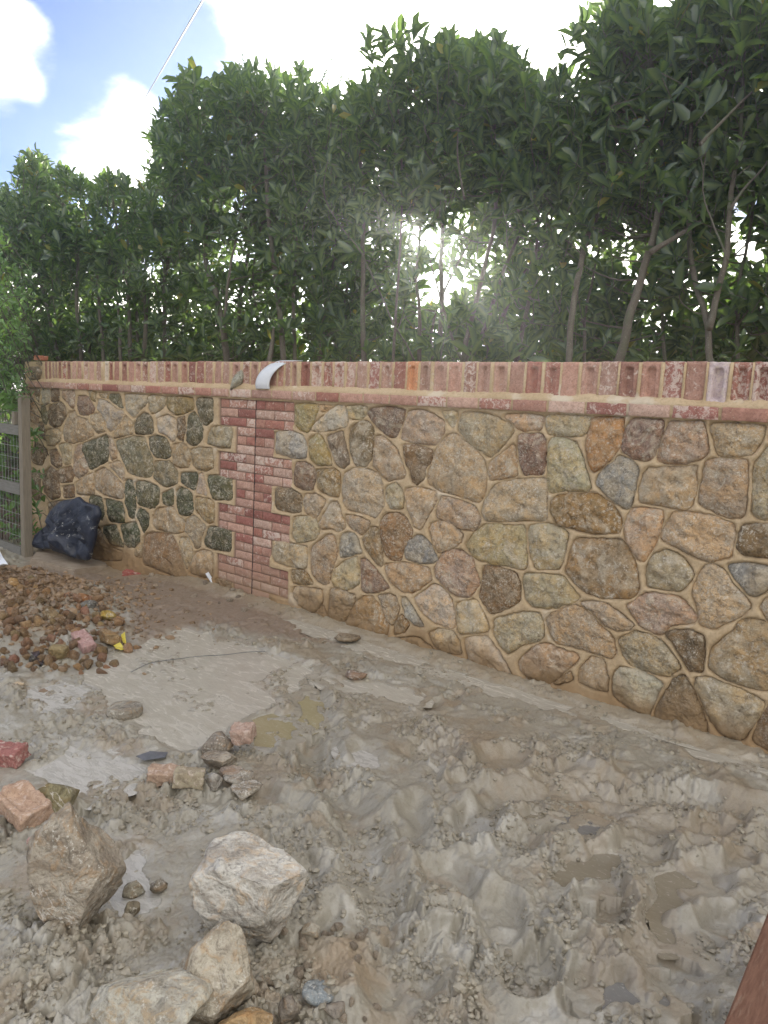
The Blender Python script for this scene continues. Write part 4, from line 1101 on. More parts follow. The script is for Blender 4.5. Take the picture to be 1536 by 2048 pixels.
def loose_brick(px_, py_, dims, rot, col, label, frog=False, lift=0, part=None):
    w, d, h = dims; p = gp(px_, py_)
    n = 14; bm = bmesh.new(); bmesh.ops.create_cube(bm, size=1)
    bmesh.ops.subdivide_edges(bm, edges=bm.edges[:], cuts=17, use_grid_fill=True)
    V = np.array([v.co[:] for v in bm.verts]); F = np.array([[v.index for v in f.verts] for f in bm.faces]); bm.free()
    S = np.array([w, d, h]); P = V * S; rad = .006
    lim = S / 2 - rad; Cc = np.clip(P, -lim, lim); dl = P - Cc; ln = np.linalg.norm(dl, axis=1)[:, None]
    P = np.where(ln > 1e-6, Cc + dl / np.maximum(ln, 1e-6) * rad, P)
    sd = int(px_)
    P = P + (V * .012) * fbm(P[:, 0] * 9 + P[:, 2] * 5, P[:, 1] * 9 - P[:, 2] * 7, 3, 4, sd)[:, None] * S.min() / .065
    if frog:
        t = V[:, 2] > .49; qx = np.maximum(abs(V[:, 0]) * w - (w / 2 - .038), 0); qy = np.maximum(abs(V[:, 1]) * d - (d / 2 - .026), 0)
        P[:, 2] -= np.where(t, .024 * (1 - smooth(np.hypot(qx, qy), 0, .006)), 0)
    if part:      # broken end
        k = P[:, 0] > w * part; P[k, 0] = w * part + fbm(P[k, 1], P[k, 2], 40, 2, sd) * .01
    me = mesh_np('loose_brick', P, F, M['brick_loose'])
    o = obj('loose_brick', me, None, (p[0], p[1], float(base_z(p[0], p[1])) + h * .38 + lift), col); o.rotation_euler = rot
    return tag(o, label, 'brick')
loose_brick(48, 1640, (.215, .125, .075), (.10, .10, -.55 + math.pi / 2 - 1.0), (.40, .27, .19), 'whole orange brick with its frog up, at the left edge', True, .03)
loose_brick(15, 1525, (.15, .10, .07), (.2, -.1, .5), (.27, .11, .095), 'broken dark red brick at the left edge', lift=.01)
loose_brick(98, 1690, (.11, .10, .05), (.1, .1, .3), (.36, .23, .20), 'pink brick end under the frogged brick', lift=-.01)
loose_brick(328, 1560, (.13, .085, .06), (.1, .05, .75), (.36, .25, .18), 'rounded pinkish half brick left of the rock cluster', lift=.0)
loose_brick(378, 1568, (.125, .09, .065), (-.1, .1, .85), (.31, .26, .18), 'muddy brown half brick in front of the rock cluster', lift=.005)
loose_brick(485, 1505, (.10, .09, .07), (.1, -.1, .6), (.37, .255, .20), 'orange brown brick end on top of the rock cluster', lift=.07)
loose_brick(168, 1295, (.20, .09, .055), (.15, .25, -.1), (.36, .22, .20), 'pink broken brick at the foot of the spoil heap', lift=.02)
loose_brick(268, 1153, (.21, .09, .05), (.05, .05, .6), (.30, .09, .07), 'dark red brick lying by the wall foot', lift=.01)
loose_brick(82, 722, (.12, .1, .05), (0, 0, .3), (.45, .17, .10), 'orange red brick fragment on the far left end of the coping').location = tuple(wallp(82, 718, .06) + np.array([0, 0, .01]))

# concrete slab beside the bag
P = [gp(*q) for q in [(75, 1108), (130, 1102), (212, 1122), (215, 1140), (150, 1150), (60, 1128)]]
b2 = bmesh.new(); vs_ = []
c = np.mean([p[:2] for p in P], 0); zt = float(base_z(*c)) + .055
top = [b2.verts.new((p[0] - c[0], p[1] - c[1], 0)) for p in P]; bot = [b2.verts.new((p[0] - c[0], p[1] - c[1], -.11)) for p in P]
b2.faces.new(top); b2.faces.new(bot[::-1])
for k in range(len(P)): b2.faces.new((top[k], bot[k], bot[(k + 1) % len(P)], top[(k + 1) % len(P)]))
bmesh.ops.recalc_face_normals(b2, faces=b2.faces[:]); bmesh.ops.bevel(b2, geom=b2.edges[:], offset=.012, segments=2, affect='EDGES')
me = bpy.data.meshes.new('concrete_slab'); b2.to_mesh(me); b2.free(); me.materials.append(M['concrete'])
tag(obj('concrete_slab', me, None, (c[0], c[1], zt)), 'flat brown dusty slab on the ground below the dark sack', 'slab')

# timber board at the lower right corner
z0 = .33
def at_z(px_, py_, z):
    r_ = ray(px_, py_); return CAMP + r_ * ((z - CAMP[2]) / r_[2])
A, B = at_z(1443, 2060, z0), at_z(1545, 1800, z0)
e = (B - A) / np.linalg.norm(B - A); nrm = np.array([e[1], -e[0], 0])
if nrm @ (at_z(1536, 2040, z0) - A) < 0: nrm = -nrm
L0, L1, wd = A - e * 1.0, B + e * .05, .24
bm = bmesh.new(); q = [L0, L1, L1 + nrm * wd, L0 + nrm * wd]
tp = [bm.verts.new(Vector(p)) for p in q]; bt = [bm.verts.new(Vector(p - [0, 0, .045])) for p in q]
bm.faces.new(tp); bm.faces.new(bt[::-1])
for k in range(4): bm.faces.new((tp[k], bt[k], bt[(k + 1) % 4], tp[(k + 1) % 4]))
bmesh.ops.recalc_face_normals(bm, faces=bm.faces[:]); bmesh.ops.bevel(bm, geom=bm.edges[:], offset=.004, segments=2, affect='EDGES')
me = bpy.data.meshes.new('timber_board'); bm.to_mesh(me); bm.free(); me.materials.append(M['board'])
tag(obj('timber_board', me), 'red brown weathered board sticking in at the lower right corner', 'board')
# trestle block carrying the board, outside the picture
p_ = L0 + e * .3 + nrm * wd / 2
tag(box('timber_block', (p_[0] - .1, p_[1] - .1, -.1), (p_[0] + .1, p_[1] + .1, z0 - .047), M['post']), 'timber block under the red brown board', 'block')
# ------------------------------------------------------------------ things on the wall
# white plastic strip bent over the coping
pts = [(-.15, LEDGE + .075), (-.135, LEDGE + .12), (-.105, LEDGE + .175), (-.06, LEDGE + .235), (.0, LEDGE + .285), (.07, LEDGE + .312), (.15, LEDGE + .315)]
a_ = wallp(525, 778, -.05)[0]
V = []; 
def catm(P, n=6):
    P = np.array(P, float); Q = np.vstack([2 * P[0] - P[1], P, 2 * P[-1] - P[-2]]); out_ = []
    for i in range(1, len(Q) - 2):
        for t in np.linspace(0, 1, n, endpoint=False):
            out_.append(.5 * (2 * Q[i] + (Q[i + 1] - Q[i - 1]) * t + (2 * Q[i - 1] - 5 * Q[i] + 4 * Q[i + 1] - Q[i + 2]) * t * t + (-Q[i - 1] + 3 * Q[i] - 3 * Q[i + 1] + Q[i + 2]) * t ** 3))
    out_.append(Q[-2]); return np.array(out_)
cl = catm([(-.040, LEDGE + .072, .0), (-.052, LEDGE + .11, .005), (-.050, LEDGE + .16, .02), (-.035, LEDGE + .215, .055), (.0, LEDGE + .268, .11), (.05, LEDGE + .30, .165), (.11, LEDGE + .306, .21)])
wv = np.linspace(-.5, .5, 9); V = []
for (y, z, dx) in cl:
    for w in wv: V.append([a_ + dx + w * .165, y - .012 * (1 - (2 * w) ** 2) - .008, z + .003])
V = np.array(V); me = mesh_np('plastic_strip', V - V.mean(0), grid_faces(len(cl), 9), M['plastic'])
o = obj('plastic_strip', me, None, V.mean(0)); sm = o.modifiers.new('solid', 'SOLIDIFY'); sm.thickness = .004
tag(o, 'white curved plastic strip leaning over the brick coping', 'plastic strip')
# grey stone chip on the ledge
p = wallp(473, 762, -.03); me = rock_mesh('stone_chip', 3, (.11, .07, .20), 5, M['rock'], 8, .05)
o = obj('stone_chip', me, None, p + np.array([0, .0, .0]), (.30, .30, .25)); o.rotation_euler = (-.15, .45, 0)
tag(o, 'grey wedge shaped stone chip propped on the brick ledge', 'stone')

# ------------------------------------------------------------------ dark sack by the wall
def sack():
    sil = [(66, 1092), (76, 1066), (96, 1050), (104, 1022), (124, 1001), (150, 997), (158, 993), (170, 1004), (196, 1012), (201, 1030), (192, 1052), (188, 1086), (178, 1122), (150, 1116), (112, 1098), (84, 1098)]
    Yc = -.26; P = np.array([wallp(a, b, Yc)[[0, 2]] for a, b in sil[::-1]])
    if np.sum(P[:, 0] * np.roll(P[:, 1], -1) - np.roll(P[:, 0], -1) * P[:, 1]) < 0: P = P[::-1]
    n = 110; Q = outline(P, n); c = Q.mean(0); R_ = Q - c
    fr = [1, .985, .95, .9, .84, .77, .69, .61, .53, .45, .37, .29, .21, .13, .06]
    sides = []
    for sg in (-1, 1):
        rows = []
        for f_ in fr:
            p = R_ * f_; x, z = p[:, 0], p[:, 1]
            b = .20 * (1 - f_ ** 2.6) ** .6
            wx, wz = x + fbm(x, z, 3, 2, 3) * .05, z + fbm(x, z, 3, 2, 4) * .05
            cr = (abs(pn(wx * 3.2 + wz, wz * 2.4, 11)) * .17 + abs(pn(wx * 6.5, wz * 5 + wx * 3, 12)) * .10 + abs(pn(wx * 14, wz * 12, 13)) * .022)
            rows.append(np.stack([x, sg * (b * (.75 + .5 * pn(x * 2.5, z * 2.5, 15)) - cr * (1 - f_ ** 4) + .01), z], 1))
        rows.append(np.array([[0, rows[-1][:, 1].mean(), 0]])); sides.append(np.vstack(rows))
    m = len(sides[0]); V = np.vstack(sides); i = np.arange(len(fr) - 1)[:, None] * n; j = np.arange(n)[None]; e = (len(fr) - 1) * n
    F4 = np.stack([i + j, i + (j + 1) % n, i + n + (j + 1) % n, i + n + j], -1).reshape(-1, 4); F3 = np.array([[e + q, e + (q + 1) % n, m - 1] for q in range(n)])
    q = np.arange(n); seam = np.stack([q, m + q, m + (q + 1) % n, (q + 1) % n], 1)
    me = mesh_np('plastic_sack', V, [np.concatenate([F4, F4[:, ::-1] + m, seam]), np.concatenate([F3, F3[:, ::-1] + m])], M['bag'])
    o = obj('plastic_sack', me, None, (c[0], Yc, c[1]))
    tag(o, 'dark blue black plastic sack with white splashes, slumped against the wall', 'sack')
sack()

# ------------------------------------------------------------------ fence at the far left
pb = gp(50, 1112); Yp = pb[1]
ft = wallp(44, 790, Yp); zt = ft[2]
fence = empty('wire_fence', (pb[0], Yp, pb[2]), 'short timber post fence with grey rails and wire mesh at far left', 'fence')
fo = np.array(fence.location)
def fbox(name, a, b_, mat, bev=.004): return box(name, a, b_, mat, fence, bev)
xp = wallp(48, 950, Yp)[0]
fbox('post', (xp - .045, Yp - .03, pb[2] - .1), (xp + .045, Yp + .06, zt), M['post'])
fbox('post_batten', (xp - .095, Yp + .02, pb[2] - .1), (xp - .048, Yp + .06, zt - .05), M['rail'])
for (ya, yb) in ((848, 868), (962, 984)):
    z1, z0_ = wallp(20, ya, Yp)[2], wallp(20, yb, Yp)[2]
    fbox('rail', (xp - 1.9, Yp - .028, z0_), (xp - .048, Yp + .016, z1), M['rail'])
fbox('post', (xp - 1.95, Yp - .03, pb[2] - .1), (xp - 1.86, Yp + .06, zt), M['post'])
fbox('block', (xp - .16, Yp - .045, wallp(20, 848, Yp)[2] + .002), (xp - .10, Yp - .0, wallp(20, 822, Yp)[2]), M['post'])
wm = MB()
for i in range(13): z = pb[2] + .06 + i * .125; wm.tube([[xp - 1.86, Yp + .03, z], [xp - .9, Yp + .034, z + .004], [xp - .05, Yp + .03, z]], .0018, 4)
for i in range(24): xx = xp - .08 - i * .075; wm.tube([[xx, Yp + .034, pb[2] + .02], [xx + .003, Yp + .034, zt - .2]], .0015, 4)
w_ = wm.build('wire_mesh', M['wire'], fence); w_.location = -fo; w_['kind'] = 'stuff'
fbox('gravel_board', (xp - 1.85, Yp - .01, pb[2] - .08), (xp - .10, Yp + .02, pb[2] + .085), M['rail'])

# ------------------------------------------------------------------ leaves
LT = []
def leaf_template(L=1.0, W_=.36, droop=.25, fold=.12, seg=4):
    t, wd = ((0, .34, .78, 1), (.06, .82, .92, .22)) if seg == 3 else ((0, .55, 1), (.08, 1.0, .34)); wd = np.array(wd) * W_ / 2
    V = []; rib = []
    for a, w in zip(t, wd):
        z = -droop * a * a; V += [[-w, a * L, z + fold * w * 1.6], [0, a * L, z], [w, a * L, z + fold * w * 1.6]]; rib += [0, 1, 0]
    F = grid_faces(seg + 1, 3); return np.array(V), F, np.array(rib, float)
TPL_F = [leaf_template(1, .42, .16, .45, 3), leaf_template(1, .48, .06, .35, 3), leaf_template(1, .38, .26, .55, 3)]
TPL_B = [leaf_template(1, .44, .22, .5, 2), leaf_template(1, .50, .10, .4, 2), leaf_template(1, .42, .35, .6, 2)]
TPL = TPL_F
def leaf_batch(P, D, Nn, S, tint, TPL=TPL_F):
    """P base points, D directions, Nn up normals, S sizes -> V, F, rib, tint"""
    D = D / np.linalg.norm(D, axis=1)[:, None]
    X = np.cross(D, Nn); X /= np.linalg.norm(X, axis=1)[:, None] + 1e-9; Zz = np.cross(X, D)
    Vs, Fs, R_, T_ = [], [], [], []; off = 0
    for k, (tv, tf, tr) in enumerate(TPL):
        s = np.arange(len(P)) % 3 == k
        if not s.any(): continue
        p, d, x, z, sz = P[s], D[s], X[s], Zz[s], S[s]
        v = p[:, None] + sz[:, None, None] * (tv[None, :, 0:1] * x[:, None] + tv[None, :, 1:2] * d[:, None] + tv[None, :, 2:3] * z[:, None])
        m = len(tv); Vs.append(v.reshape(-1, 3)); Fs.append((tf[None] + (np.arange(len(p)) * m)[:, None, None]).reshape(-1, 4) + off)
        R_.append(np.tile(tr, len(p))); T_.append(np.repeat(tint[s], m)); off += len(p) * m
    return np.concatenate(Vs), np.concatenate(Fs), np.concatenate(R_), np.concatenate(T_)
LEAFMESH = []
for tv, tf, tr in TPL:
    me = mesh_np('leaf', tv, tf, M['leaf']); fattr(me, 'rib', tr); fattr(me, 'tint', np.zeros(len(tv))); LEAFMESH.append(me)
def sprigs(centres, axes, r, nleaf=(6, 11), size=(.12, .165), twig=.16):
    """leaves set spirally round the last stretch of each twig"""
    P, D, Nn, S, T_, own = [], [], [], [], [], []
    for i, (c, a) in enumerate(zip(centres, axes)):
        a = a / np.linalg.norm(a); u = np.cross(a, [.3, .2, .9]); u /= np.linalg.norm(u); w = np.cross(a, u)
        n = r.integers(*nleaf); sz = r.uniform(*size) * r.choice([.62, .85, 1.0, 1.0, 1.12]); t0 = r.random(); ph = r.random() * 6.28
        for k in range(n):
            q = k / n; th_ = ph + k * 2.4; rad = math.cos(th_) * u + math.sin(th_) * w
            op = 1.25 * q + .28 + r.normal(0, .12); d = a * math.cos(op) + rad * math.sin(op)
            P.append(c - a * q * twig + r.normal(0, .004, 3)); D.append(d + np.array([0, 0, -.12 * q]) + r.normal(0, .10, 3))
            Nn.append(a * .9 + np.array([0, -.12, .35]) + r.normal(0, .18, 3)); S.append(sz * r.uniform(.75, 1.1)); T_.append((t0 + r.random() * .45) % 1); own.append(i)
    return np.array(P), np.array(D), np.array(Nn), np.array(S), np.array(T_)

# ------------------------------------------------------------------ the laurel hedge
SKY = [(-60, 370), (0, 372), (18, 392), (36, 335), (62, 300), (92, 320), (100, 345), (128, 335), (150, 355), (190, 372), (226, 345), (262, 378), (288, 372), (303, 385), (306, 262), (326, 215), (350, 180), (378, 138), (402, 182), (440, 150), (470, 138), (520, 128), (560, 128), (602, 138), (640, 152), (660, 200), (700, 210), (735, 168), (762, 130), (800, 120), (850, 126), (880, 98), (900, 82), (950, 92), (1003, 92), (1040, 120), (1075, 180), (1112, 152), (1160, 172), (1185, 160), (1195, 120), (1188, 60), (1210, 18), (1235, -10), (1262, -30), (1290, 22), (1316, 55), (1345, 22), (1362, 0), (1400, -60), (1470, -90), (1540, -60), (1620, -40), (1900, -20)]
skx = np.array([a for a, _ in SKY], float); sky_ = np.array([b for _, b in SKY], float)
GAPS = [(838, 455, 55, 48, 1.0), (900, 560, 60, 80, .95), (955, 560, 55, 90, .9), (860, 640, 60, 70, .8), (945, 440, 60, 60, .75), (1100, 430, 70, 60, .6), (1060, 560, 60, 80, .7), (1000, 620, 40, 60, .6), (215, 430, 60, 40, .85), (150, 400, 30, 30, .8), (250, 460, 40, 50, .7),
        (300, 540, 45, 50, .8), (320, 640, 45, 60, .85), (260, 620, 40, 60, .6), (1190, 560, 70, 60, .6), (1300, 460, 60, 40, .55), (1490, 345, 28, 24, .9), (1500, 480, 40, 70, .8), (1440, 540, 40, 60, .6), (1240, 340, 45, 40, .5), (780, 560, 50, 60, .5), (680, 600, 60, 60, .4), (590, 600, 60, 60, .35), (1400, 640, 80, 50, .5), (1320, 60, 22, 45, .9)]
def gapf(px_, py_):
    g = np.zeros(np.shape(px_))
    for x_, y_, a, b, s in GAPS: g = np.maximum(g, s * np.exp(-(((px_ - x_) / a) ** 2 + ((py_ - y_) / b) ** 2) ** 1.3))
    return g
# stems: (y depth, base half-width in photo px, polyline in the photo)
STEMS = {
 'a': [(1.3, 6, [(118, 722), (95, 620), (70, 520), (40, 420)]), (1.6, 5, [(60, 722), (40, 600), (20, 480)])],
 'b': [(1.2, 6, [(163, 722), (153, 608), (156, 543), (150, 480), (120, 400)]), (1.1, 5, [(208, 722), (202, 650), (195, 575), (189, 510), (153, 439), (111, 387)]), (1.5, 4, [(177, 722), (182, 620), (190, 540), (175, 450), (160, 390)])],
 'c': [(1.1, 5, [(241, 722), (239, 640), (225, 543), (208, 478), (205, 400)]), (1.2, 6, [(260, 722), (257, 608), (247, 543), (234, 461), (225, 390)]), (1.3, 6, [(286, 722), (293, 624), (286, 560), (300, 480), (295, 410)]), (1.5, 6, [(329, 722), (329, 575), (340, 500), (350, 380)]), (1.4, 5, [(272, 722), (275, 640), (262, 560), (256, 480), (250, 400)])],
 'd': [(1.1, 10, [(455, 722), (436, 601), (413, 533), (411, 461), (413, 380), (400, 250)]), (1.0, 4, [(449, 640), (456, 560), (475, 461), (490, 380), (480, 260)]), (1.6, 8, [(478, 722), (480, 600), (500, 480), (505, 330)])],
 'e': [(1.0, 9, [(567, 722), (559, 616), (544, 499), (534, 401), (532, 323), (520, 200)]), (.9, 9, [(538, 722), (545, 680), (549, 655)]), (1.2, 6, [(590, 722), (587, 597), (594, 499), (590, 421), (575, 280)]), (1.5, 5, [(498, 722), (515, 640), (505, 560), (520, 450)]), (1.5, 6, [(640, 722), (650, 620), (668, 520), (660, 380), (640, 240)])],
 'f': [(1.1, 8, [(727, 722), (725, 519), (727, 401), (715, 270)]), (1.0, 4, [(786, 722), (794, 597), (801, 480), (803, 362), (800, 245), (790, 160)]), (.8, 2.6, [(825, 714), (782, 636), (723, 507), (660, 420), (615, 290)]), (1.6, 5, [(700, 722), (690, 620), (700, 500), (690, 360)])],
 'g': [(1.1, 6, [(837, 722), (840, 636), (831, 558), (838, 480), (850, 380)]), (1.2, 7, [(876, 722), (883, 597), (883, 499), (891, 382), (889, 304), (915, 206)]), (1.0, 5, [(925, 722), (903, 671), (880, 597), (860, 520)]), (1.4, 5, [(860, 722), (868, 640), (900, 560), (940, 480)])],
 'h': [(1.0, 7, [(925, 722), (934, 675), (958, 577), (985, 460), (993, 362), (989, 245), (980, 150)]), (1.1, 6, [(929, 722), (970, 655), (1008, 538), (1052, 441), (1083, 350), (1112, 285)]), (.95, 2.6, [(930, 400), (915, 320), (920, 240), (935, 200)]), (1.4, 6, [(965, 722), (1000, 640), (1040, 560), (1090, 470), (1120, 380)])],
 'i': [(1.1, 7, [(1032, 722), (1047, 650), (1058, 596), (1075, 480), (1080, 380)]), (.9, 9, [(1137, 722), (1145, 614), (1159, 542), (1173, 488), (1195, 423), (1217, 343), (1242, 235), (1249, 163), (1249, 60)]), (1.2, 5, [(1168, 722), (1170, 640), (1185, 560), (1215, 430), (1260, 340)])],
 'j': [(.9, 12, [(1238, 722), (1260, 632), (1282, 560), (1300, 499), (1318, 416), (1325, 361), (1320, 260), (1300, 120)]), (.95, 8, [(1300, 506), (1354, 473), (1400, 440)]), (1.3, 6, [(1330, 722), (1325, 640), (1335, 540), (1370, 400)])],
 'k': [(.9, 10, [(1419, 722), (1416, 658), (1394, 578), (1379, 488), (1376, 379), (1379, 289), (1390, 150), (1400, 20)]), (.9, 9, [(1419, 658), (1434, 596), (1452, 506), (1466, 361), (1477, 289), (1484, 217), (1490, 60)]), (.85, 5, [(1400, 290), (1434, 253), (1486, 200), (1560, 128)]), (.95, 4, [(1462, 420), (1490, 375), (1530, 330), (1600, 240)]), (1.2, 6, [(1473, 722), (1477, 578), (1495, 488), (1510, 350), (1520, 200)]), (.8, 2.6, [(1455, 520), (1425, 440), (1405, 380), (1412, 270)])],
 'l': [(1.0, 9, [(1560, 722), (1556, 600), (1548, 450), (1560, 250), (1590, 60)]), (1.0, 8, [(1680, 722), (1700, 560), (1690, 300), (1700, 80)])],
}
LB = {'a': 'low bluish laurel shrub at the far left end of the hedge', 'b': 'low laurel with bare leaning stems at the left, beneath the power cable',
      'c': 'many stemmed low laurel with sky between its bare stems', 'd': 'tall laurel that starts the high part of the hedge, left of the white strip',
      'e': 'tall laurel with thick stems right above the white plastic strip', 'f': 'laurel left of the sun with single upright stem and loose top sprigs',
      'g': 'laurel with the low sun shining through its stems', 'h': 'laurel with stems fanning out to the right of the sun',
      'i': 'tall laurel with one long leaning stem reaching the top of the photo', 'j': 'laurel on a thick lichen spotted slanting trunk',
      'k': 'laurel forked in a wide V just above the coping', 'l': 'laurel partly cut off by the right edge of the photo'}
keys = list(STEMS); bases = np.array([STEMS[k][0][2][0][0] for k in keys], float)
shrub = {}; stem_pts = {k: [] for k in keys}
for k in keys:
    y0 = STEMS[k][0][0]; p0 = wallp(STEMS[k][0][2][0][0], 722, y0)
    e_ = empty('laurel_shrub', (p0[0], y0, 1.15), LB[k], 'shrub', 'laurels of the tall hedge behind the wall')
    shrub[k] = e_; eo = np.array(e_.location)
    for (yd, hw, pl) in STEMS[k]:
        P = []
        for q, (a, b) in enumerate(pl): P.append(wallp(a, b, max(.55, yd - .28 + .07 * q) + .05 * math.sin(q * 1.7 + a)))
        P = np.array(P)
        if pl[0][1] >= 700:
            d = P[0] - P[1]; d /= np.linalg.norm(d); P = np.vstack([P[0] + d * ((P[0][2] - 1.10) / max(.3, -d[2])), P])
        P = catm(P, 5); Z = depth_of(P[0]); r0 = hw / FPX * Z
        P = P + np.stack([fbm(P[:, 2], P[:, 2] * 0 + s_, 4, 3, int(a)) * .008 for s_ in (1, 2, 3)], 1)
        t = np.linspace(0, 1, len(P)); r0 *= .8; mb = MB(); mb.tube(P, r0 * (1 - .62 * t), 8)
        mb.build('stem', M['bark'], e_).location = -eo; stem_pts[k].append(P)
allp = {k: np.concatenate(v) for k, v in stem_pts.items()}

r = np.random.default_rng(99)
def sample_centres(n, y0, y1, front):
    out_ = []
    while len(out_) < n:
        m = 4000
        px_ = r.uniform(-60, 1780, m)
        # leaves are spread evenly over the real hedge, so more of them per pixel where it is far away
        acc = 1.0 / (0.35 + (np.maximum(px_, 0) + 1000) / 2000.) ** 1.4; acc /= acc.max()
        top = np.interp(px_, skx, sky_)
        py_ = top + (735 - top) * r.random(m) ** 1.0
        edge = np.clip((py_ - top) / 70, 0, 1)
        d = np.where(py_ < top + (722 - top) * .58, 1.0, .46 if front else 1.0 + .5 * smooth(py_, 590, 680))
        g = gapf(px_, py_)
        g = g * (1 - .55 * smooth(py_, 600, 690)); dens = acc * d * (1 - g * (.97 if not front else .93))
        dens *= (.42 if front else .62) + (.58 if front else .38) * smooth(fbm(px_ * .01, py_ * .01, .9, 3, 300 + front), -.35, .2)
        if not front: dens *= np.where((px_ > 900) & (py_ > 260), .55 + .45 * smooth(fbm(px_ * .03, py_ * .03, 1, 3, 320), -.3, .2), 1)
        k = r.random(m) < dens * .95
        Y = r.uniform(y0, y1, m)
        for a, b, c in zip(px_[k], py_[k], Y[k]): out_.append((a, b, c))
    return out_[:n]
cent = sample_centres(2500, .70, 1.25, True) + sample_centres(5000, 1.3, 2.5, False)
# loose sprigs standing above the clipped line
for (a, b) in [(738, 82), (742, 105), (770, 100), (775, 75), (803, 62), (808, 95), (820, 130), (800, 140), (770, 150), (842, 110), (850, 92), (830, 70), (885, 88), (905, 84), (950, 90), (1000, 92), (1150, 62), (1165, 50), (1180, 75), (1145, 80), (1200, 35), (1230, 15), (1215, 60), (1240, 40), (1260, 30), (1290, 75), (1310, 60), (1350, 28), (1365, 15), (375, 145), (360, 165), (395, 160), (45, 330), (60, 310), (75, 305), (85, 325), (14, 378), (130, 345), (225, 350), (240, 358)]:
    cent.append((a, b, r.uniform(.8, 1.0)))
by = {k: [] for k in keys}
for c in cent:
    k = int(np.argmin(abs(bases + (722 - c[1]) * .05 - c[0] + r.normal(0, 25)))); by[keys[k]].append(c)
for k in keys:
    cs = by[k]
    if not cs: continue
    e_ = shrub[k]; eo = np.array(e_.location)
    C3 = np.array([wallp(*c) for c in cs]); top = np.interp([c[0] for c in cs], skx, sky_); nt = np.clip(1 - (np.array([c[1] for c in cs]) - top) / 160, 0, 1)
    ax = r.normal(0, .42, (len(cs), 3)); ax[:, 2] += .55 + .8 * nt; ax[:, 1] -= .35 * (C3[:, 1] < 1.28); ax[:, 1] += .3 * (C3[:, 1] > 1.28)
    P, D, Nn, S, T_ = sprigs(C3, ax, r)
    # the largest-showing leaves are single parts, the rest one mass
    near = np.argsort(P[:, 1] + .02 * abs(P[:, 0]))
    vis = near[(P[near][:, 2] > 1.95)][:150]
    pick = np.zeros(len(P), bool); pick[vis] = True
    ft = ~pick & (P[:, 1] < 1.28); bt = ~pick & ~ft
    V, F, R_, TT = leaf_batch(P[ft], D[ft], Nn[ft], S[ft], T_[ft])
    if bt.any():
        V2, F2, R2, T2 = leaf_batch(P[bt], D[bt], Nn[bt], S[bt] * 1.12, T_[bt], TPL_B); F = np.vstack([F, F2 + len(V)]); V = np.vstack([V, V2]); R_ = np.append(R_, R2); TT = np.append(TT, T2)
    me = mesh_np('foliage', V - eo, F, M['leaf']); fattr(me, 'rib', R_); fattr(me, 'tint', TT)
    tag(obj('foliage', me, e_), kind='stuff')
    for q in vis:
        d = D[q] / np.linalg.norm(D[q]); x_ = np.cross(d, Nn[q]); x_ /= np.linalg.norm(x_); z_ = np.cross(x_, d)
        o = bpy.data.objects.new('leaf', LEAFMESH[q % 3]); COL.objects.link(o); o.parent = e_
        mw = Matrix([[x_[i] * S[q], d[i] * S[q], z_[i] * S[q], P[q][i] - eo[i]] for i in range(3)] + [[0, 0, 0, 1]]); o.matrix_local = mw
    # twigs from the stems to the sprigs
    mb = MB(); ap = allp[k]
    for c, a in zip(C3, ax):
        a = a / np.linalg.norm(a); b0 = c - a * .16
        if r.random() < .22:
            dd = np.linalg.norm(ap - b0, axis=1) + 1.2 * np.maximum(0, ap[:, 2] - b0[2] + .15); j = int(np.argmin(dd)); s_ = ap[j]
            if np.linalg.norm(s_ - b0) < 1.1:
                mid = (s_ + b0) / 2 + np.array([0, 0, -.08 * np.linalg.norm(s_ - b0)]) + r.normal(0, .02, 3)
                mb.tube(catm([s_, mid, b0, c], 3), [.0065, .006, .0055, .005, .0045, .004, .0035, .003, .0025, .0015][:len(catm([s_, mid, b0, c], 3))], 4); continue
        if c[1] > 1.4 and r.random() < .6: continue
        mb.tube([b0 - a * .12, b0, c], [.0035, .003, .0015], 3)
    t_ = mb.build('twigs', M['bark'], e_); t_.location = -eo; t_['kind'] = 'stuff'
print('leaves built')

# climber on the fence and pale bush in front of the far left end
def bush(name, label, boxes, n, size, mat, seed, cat='plant', y=None, nl=(6, 10)):
    r_ = np.random.default_rng(seed); cs = []
    for (x0, y0, x1, y1, Ya, Yb, m) in boxes:
        for _ in range(m): cs.append(wallp(r_.uniform(x0, x1), r_.uniform(y0, y1), r_.uniform(Ya, Yb)))
    cs = np.array(cs); ax = r_.normal(0, .5, (len(cs), 3)); ax[:, 2] += .5; ax[:, 1] -= .5
    P, D, Nn, S, T_ = sprigs(cs, ax, r_, nl, size, .14)
    e_ = empty(name, (cs[:, 0].mean(), cs[:, 1].mean(), cs[:, 2].min() - .3), label, cat); eo = np.array(e_.location)
    V, F, R_, TT = leaf_batch(P, D, Nn, S, T_); me = mesh_np('foliage', V - eo, F, mat); fattr(me, 'rib', R_); fattr(me, 'tint', TT)
    tag(obj('foliage', me, e_), kind='stuff')
    mb = MB()
    for c, a in zip(cs, ax): a = a / np.linalg.norm(a); mb.tube([c - a * .28 - np.array([0, 0, .1]), c - a * .14, c], [.004, .0035, .002], 4)
    mb.tube([[eo[0], eo[1], eo[2] - .1], [eo[0] + .05, eo[1], eo[2] + .5], cs[0]], [.014, .011, .005], 6)
    mb.tube([[eo[0] - .1, eo[1], eo[2] - .1], [eo[0] - .12, eo[1], eo[2] + .7], cs[-1]], [.012, .01, .005], 6)
    s_ = mb.build('stems', M['bark'], e_); s_.location = -eo; s_['kind'] = 'stuff'
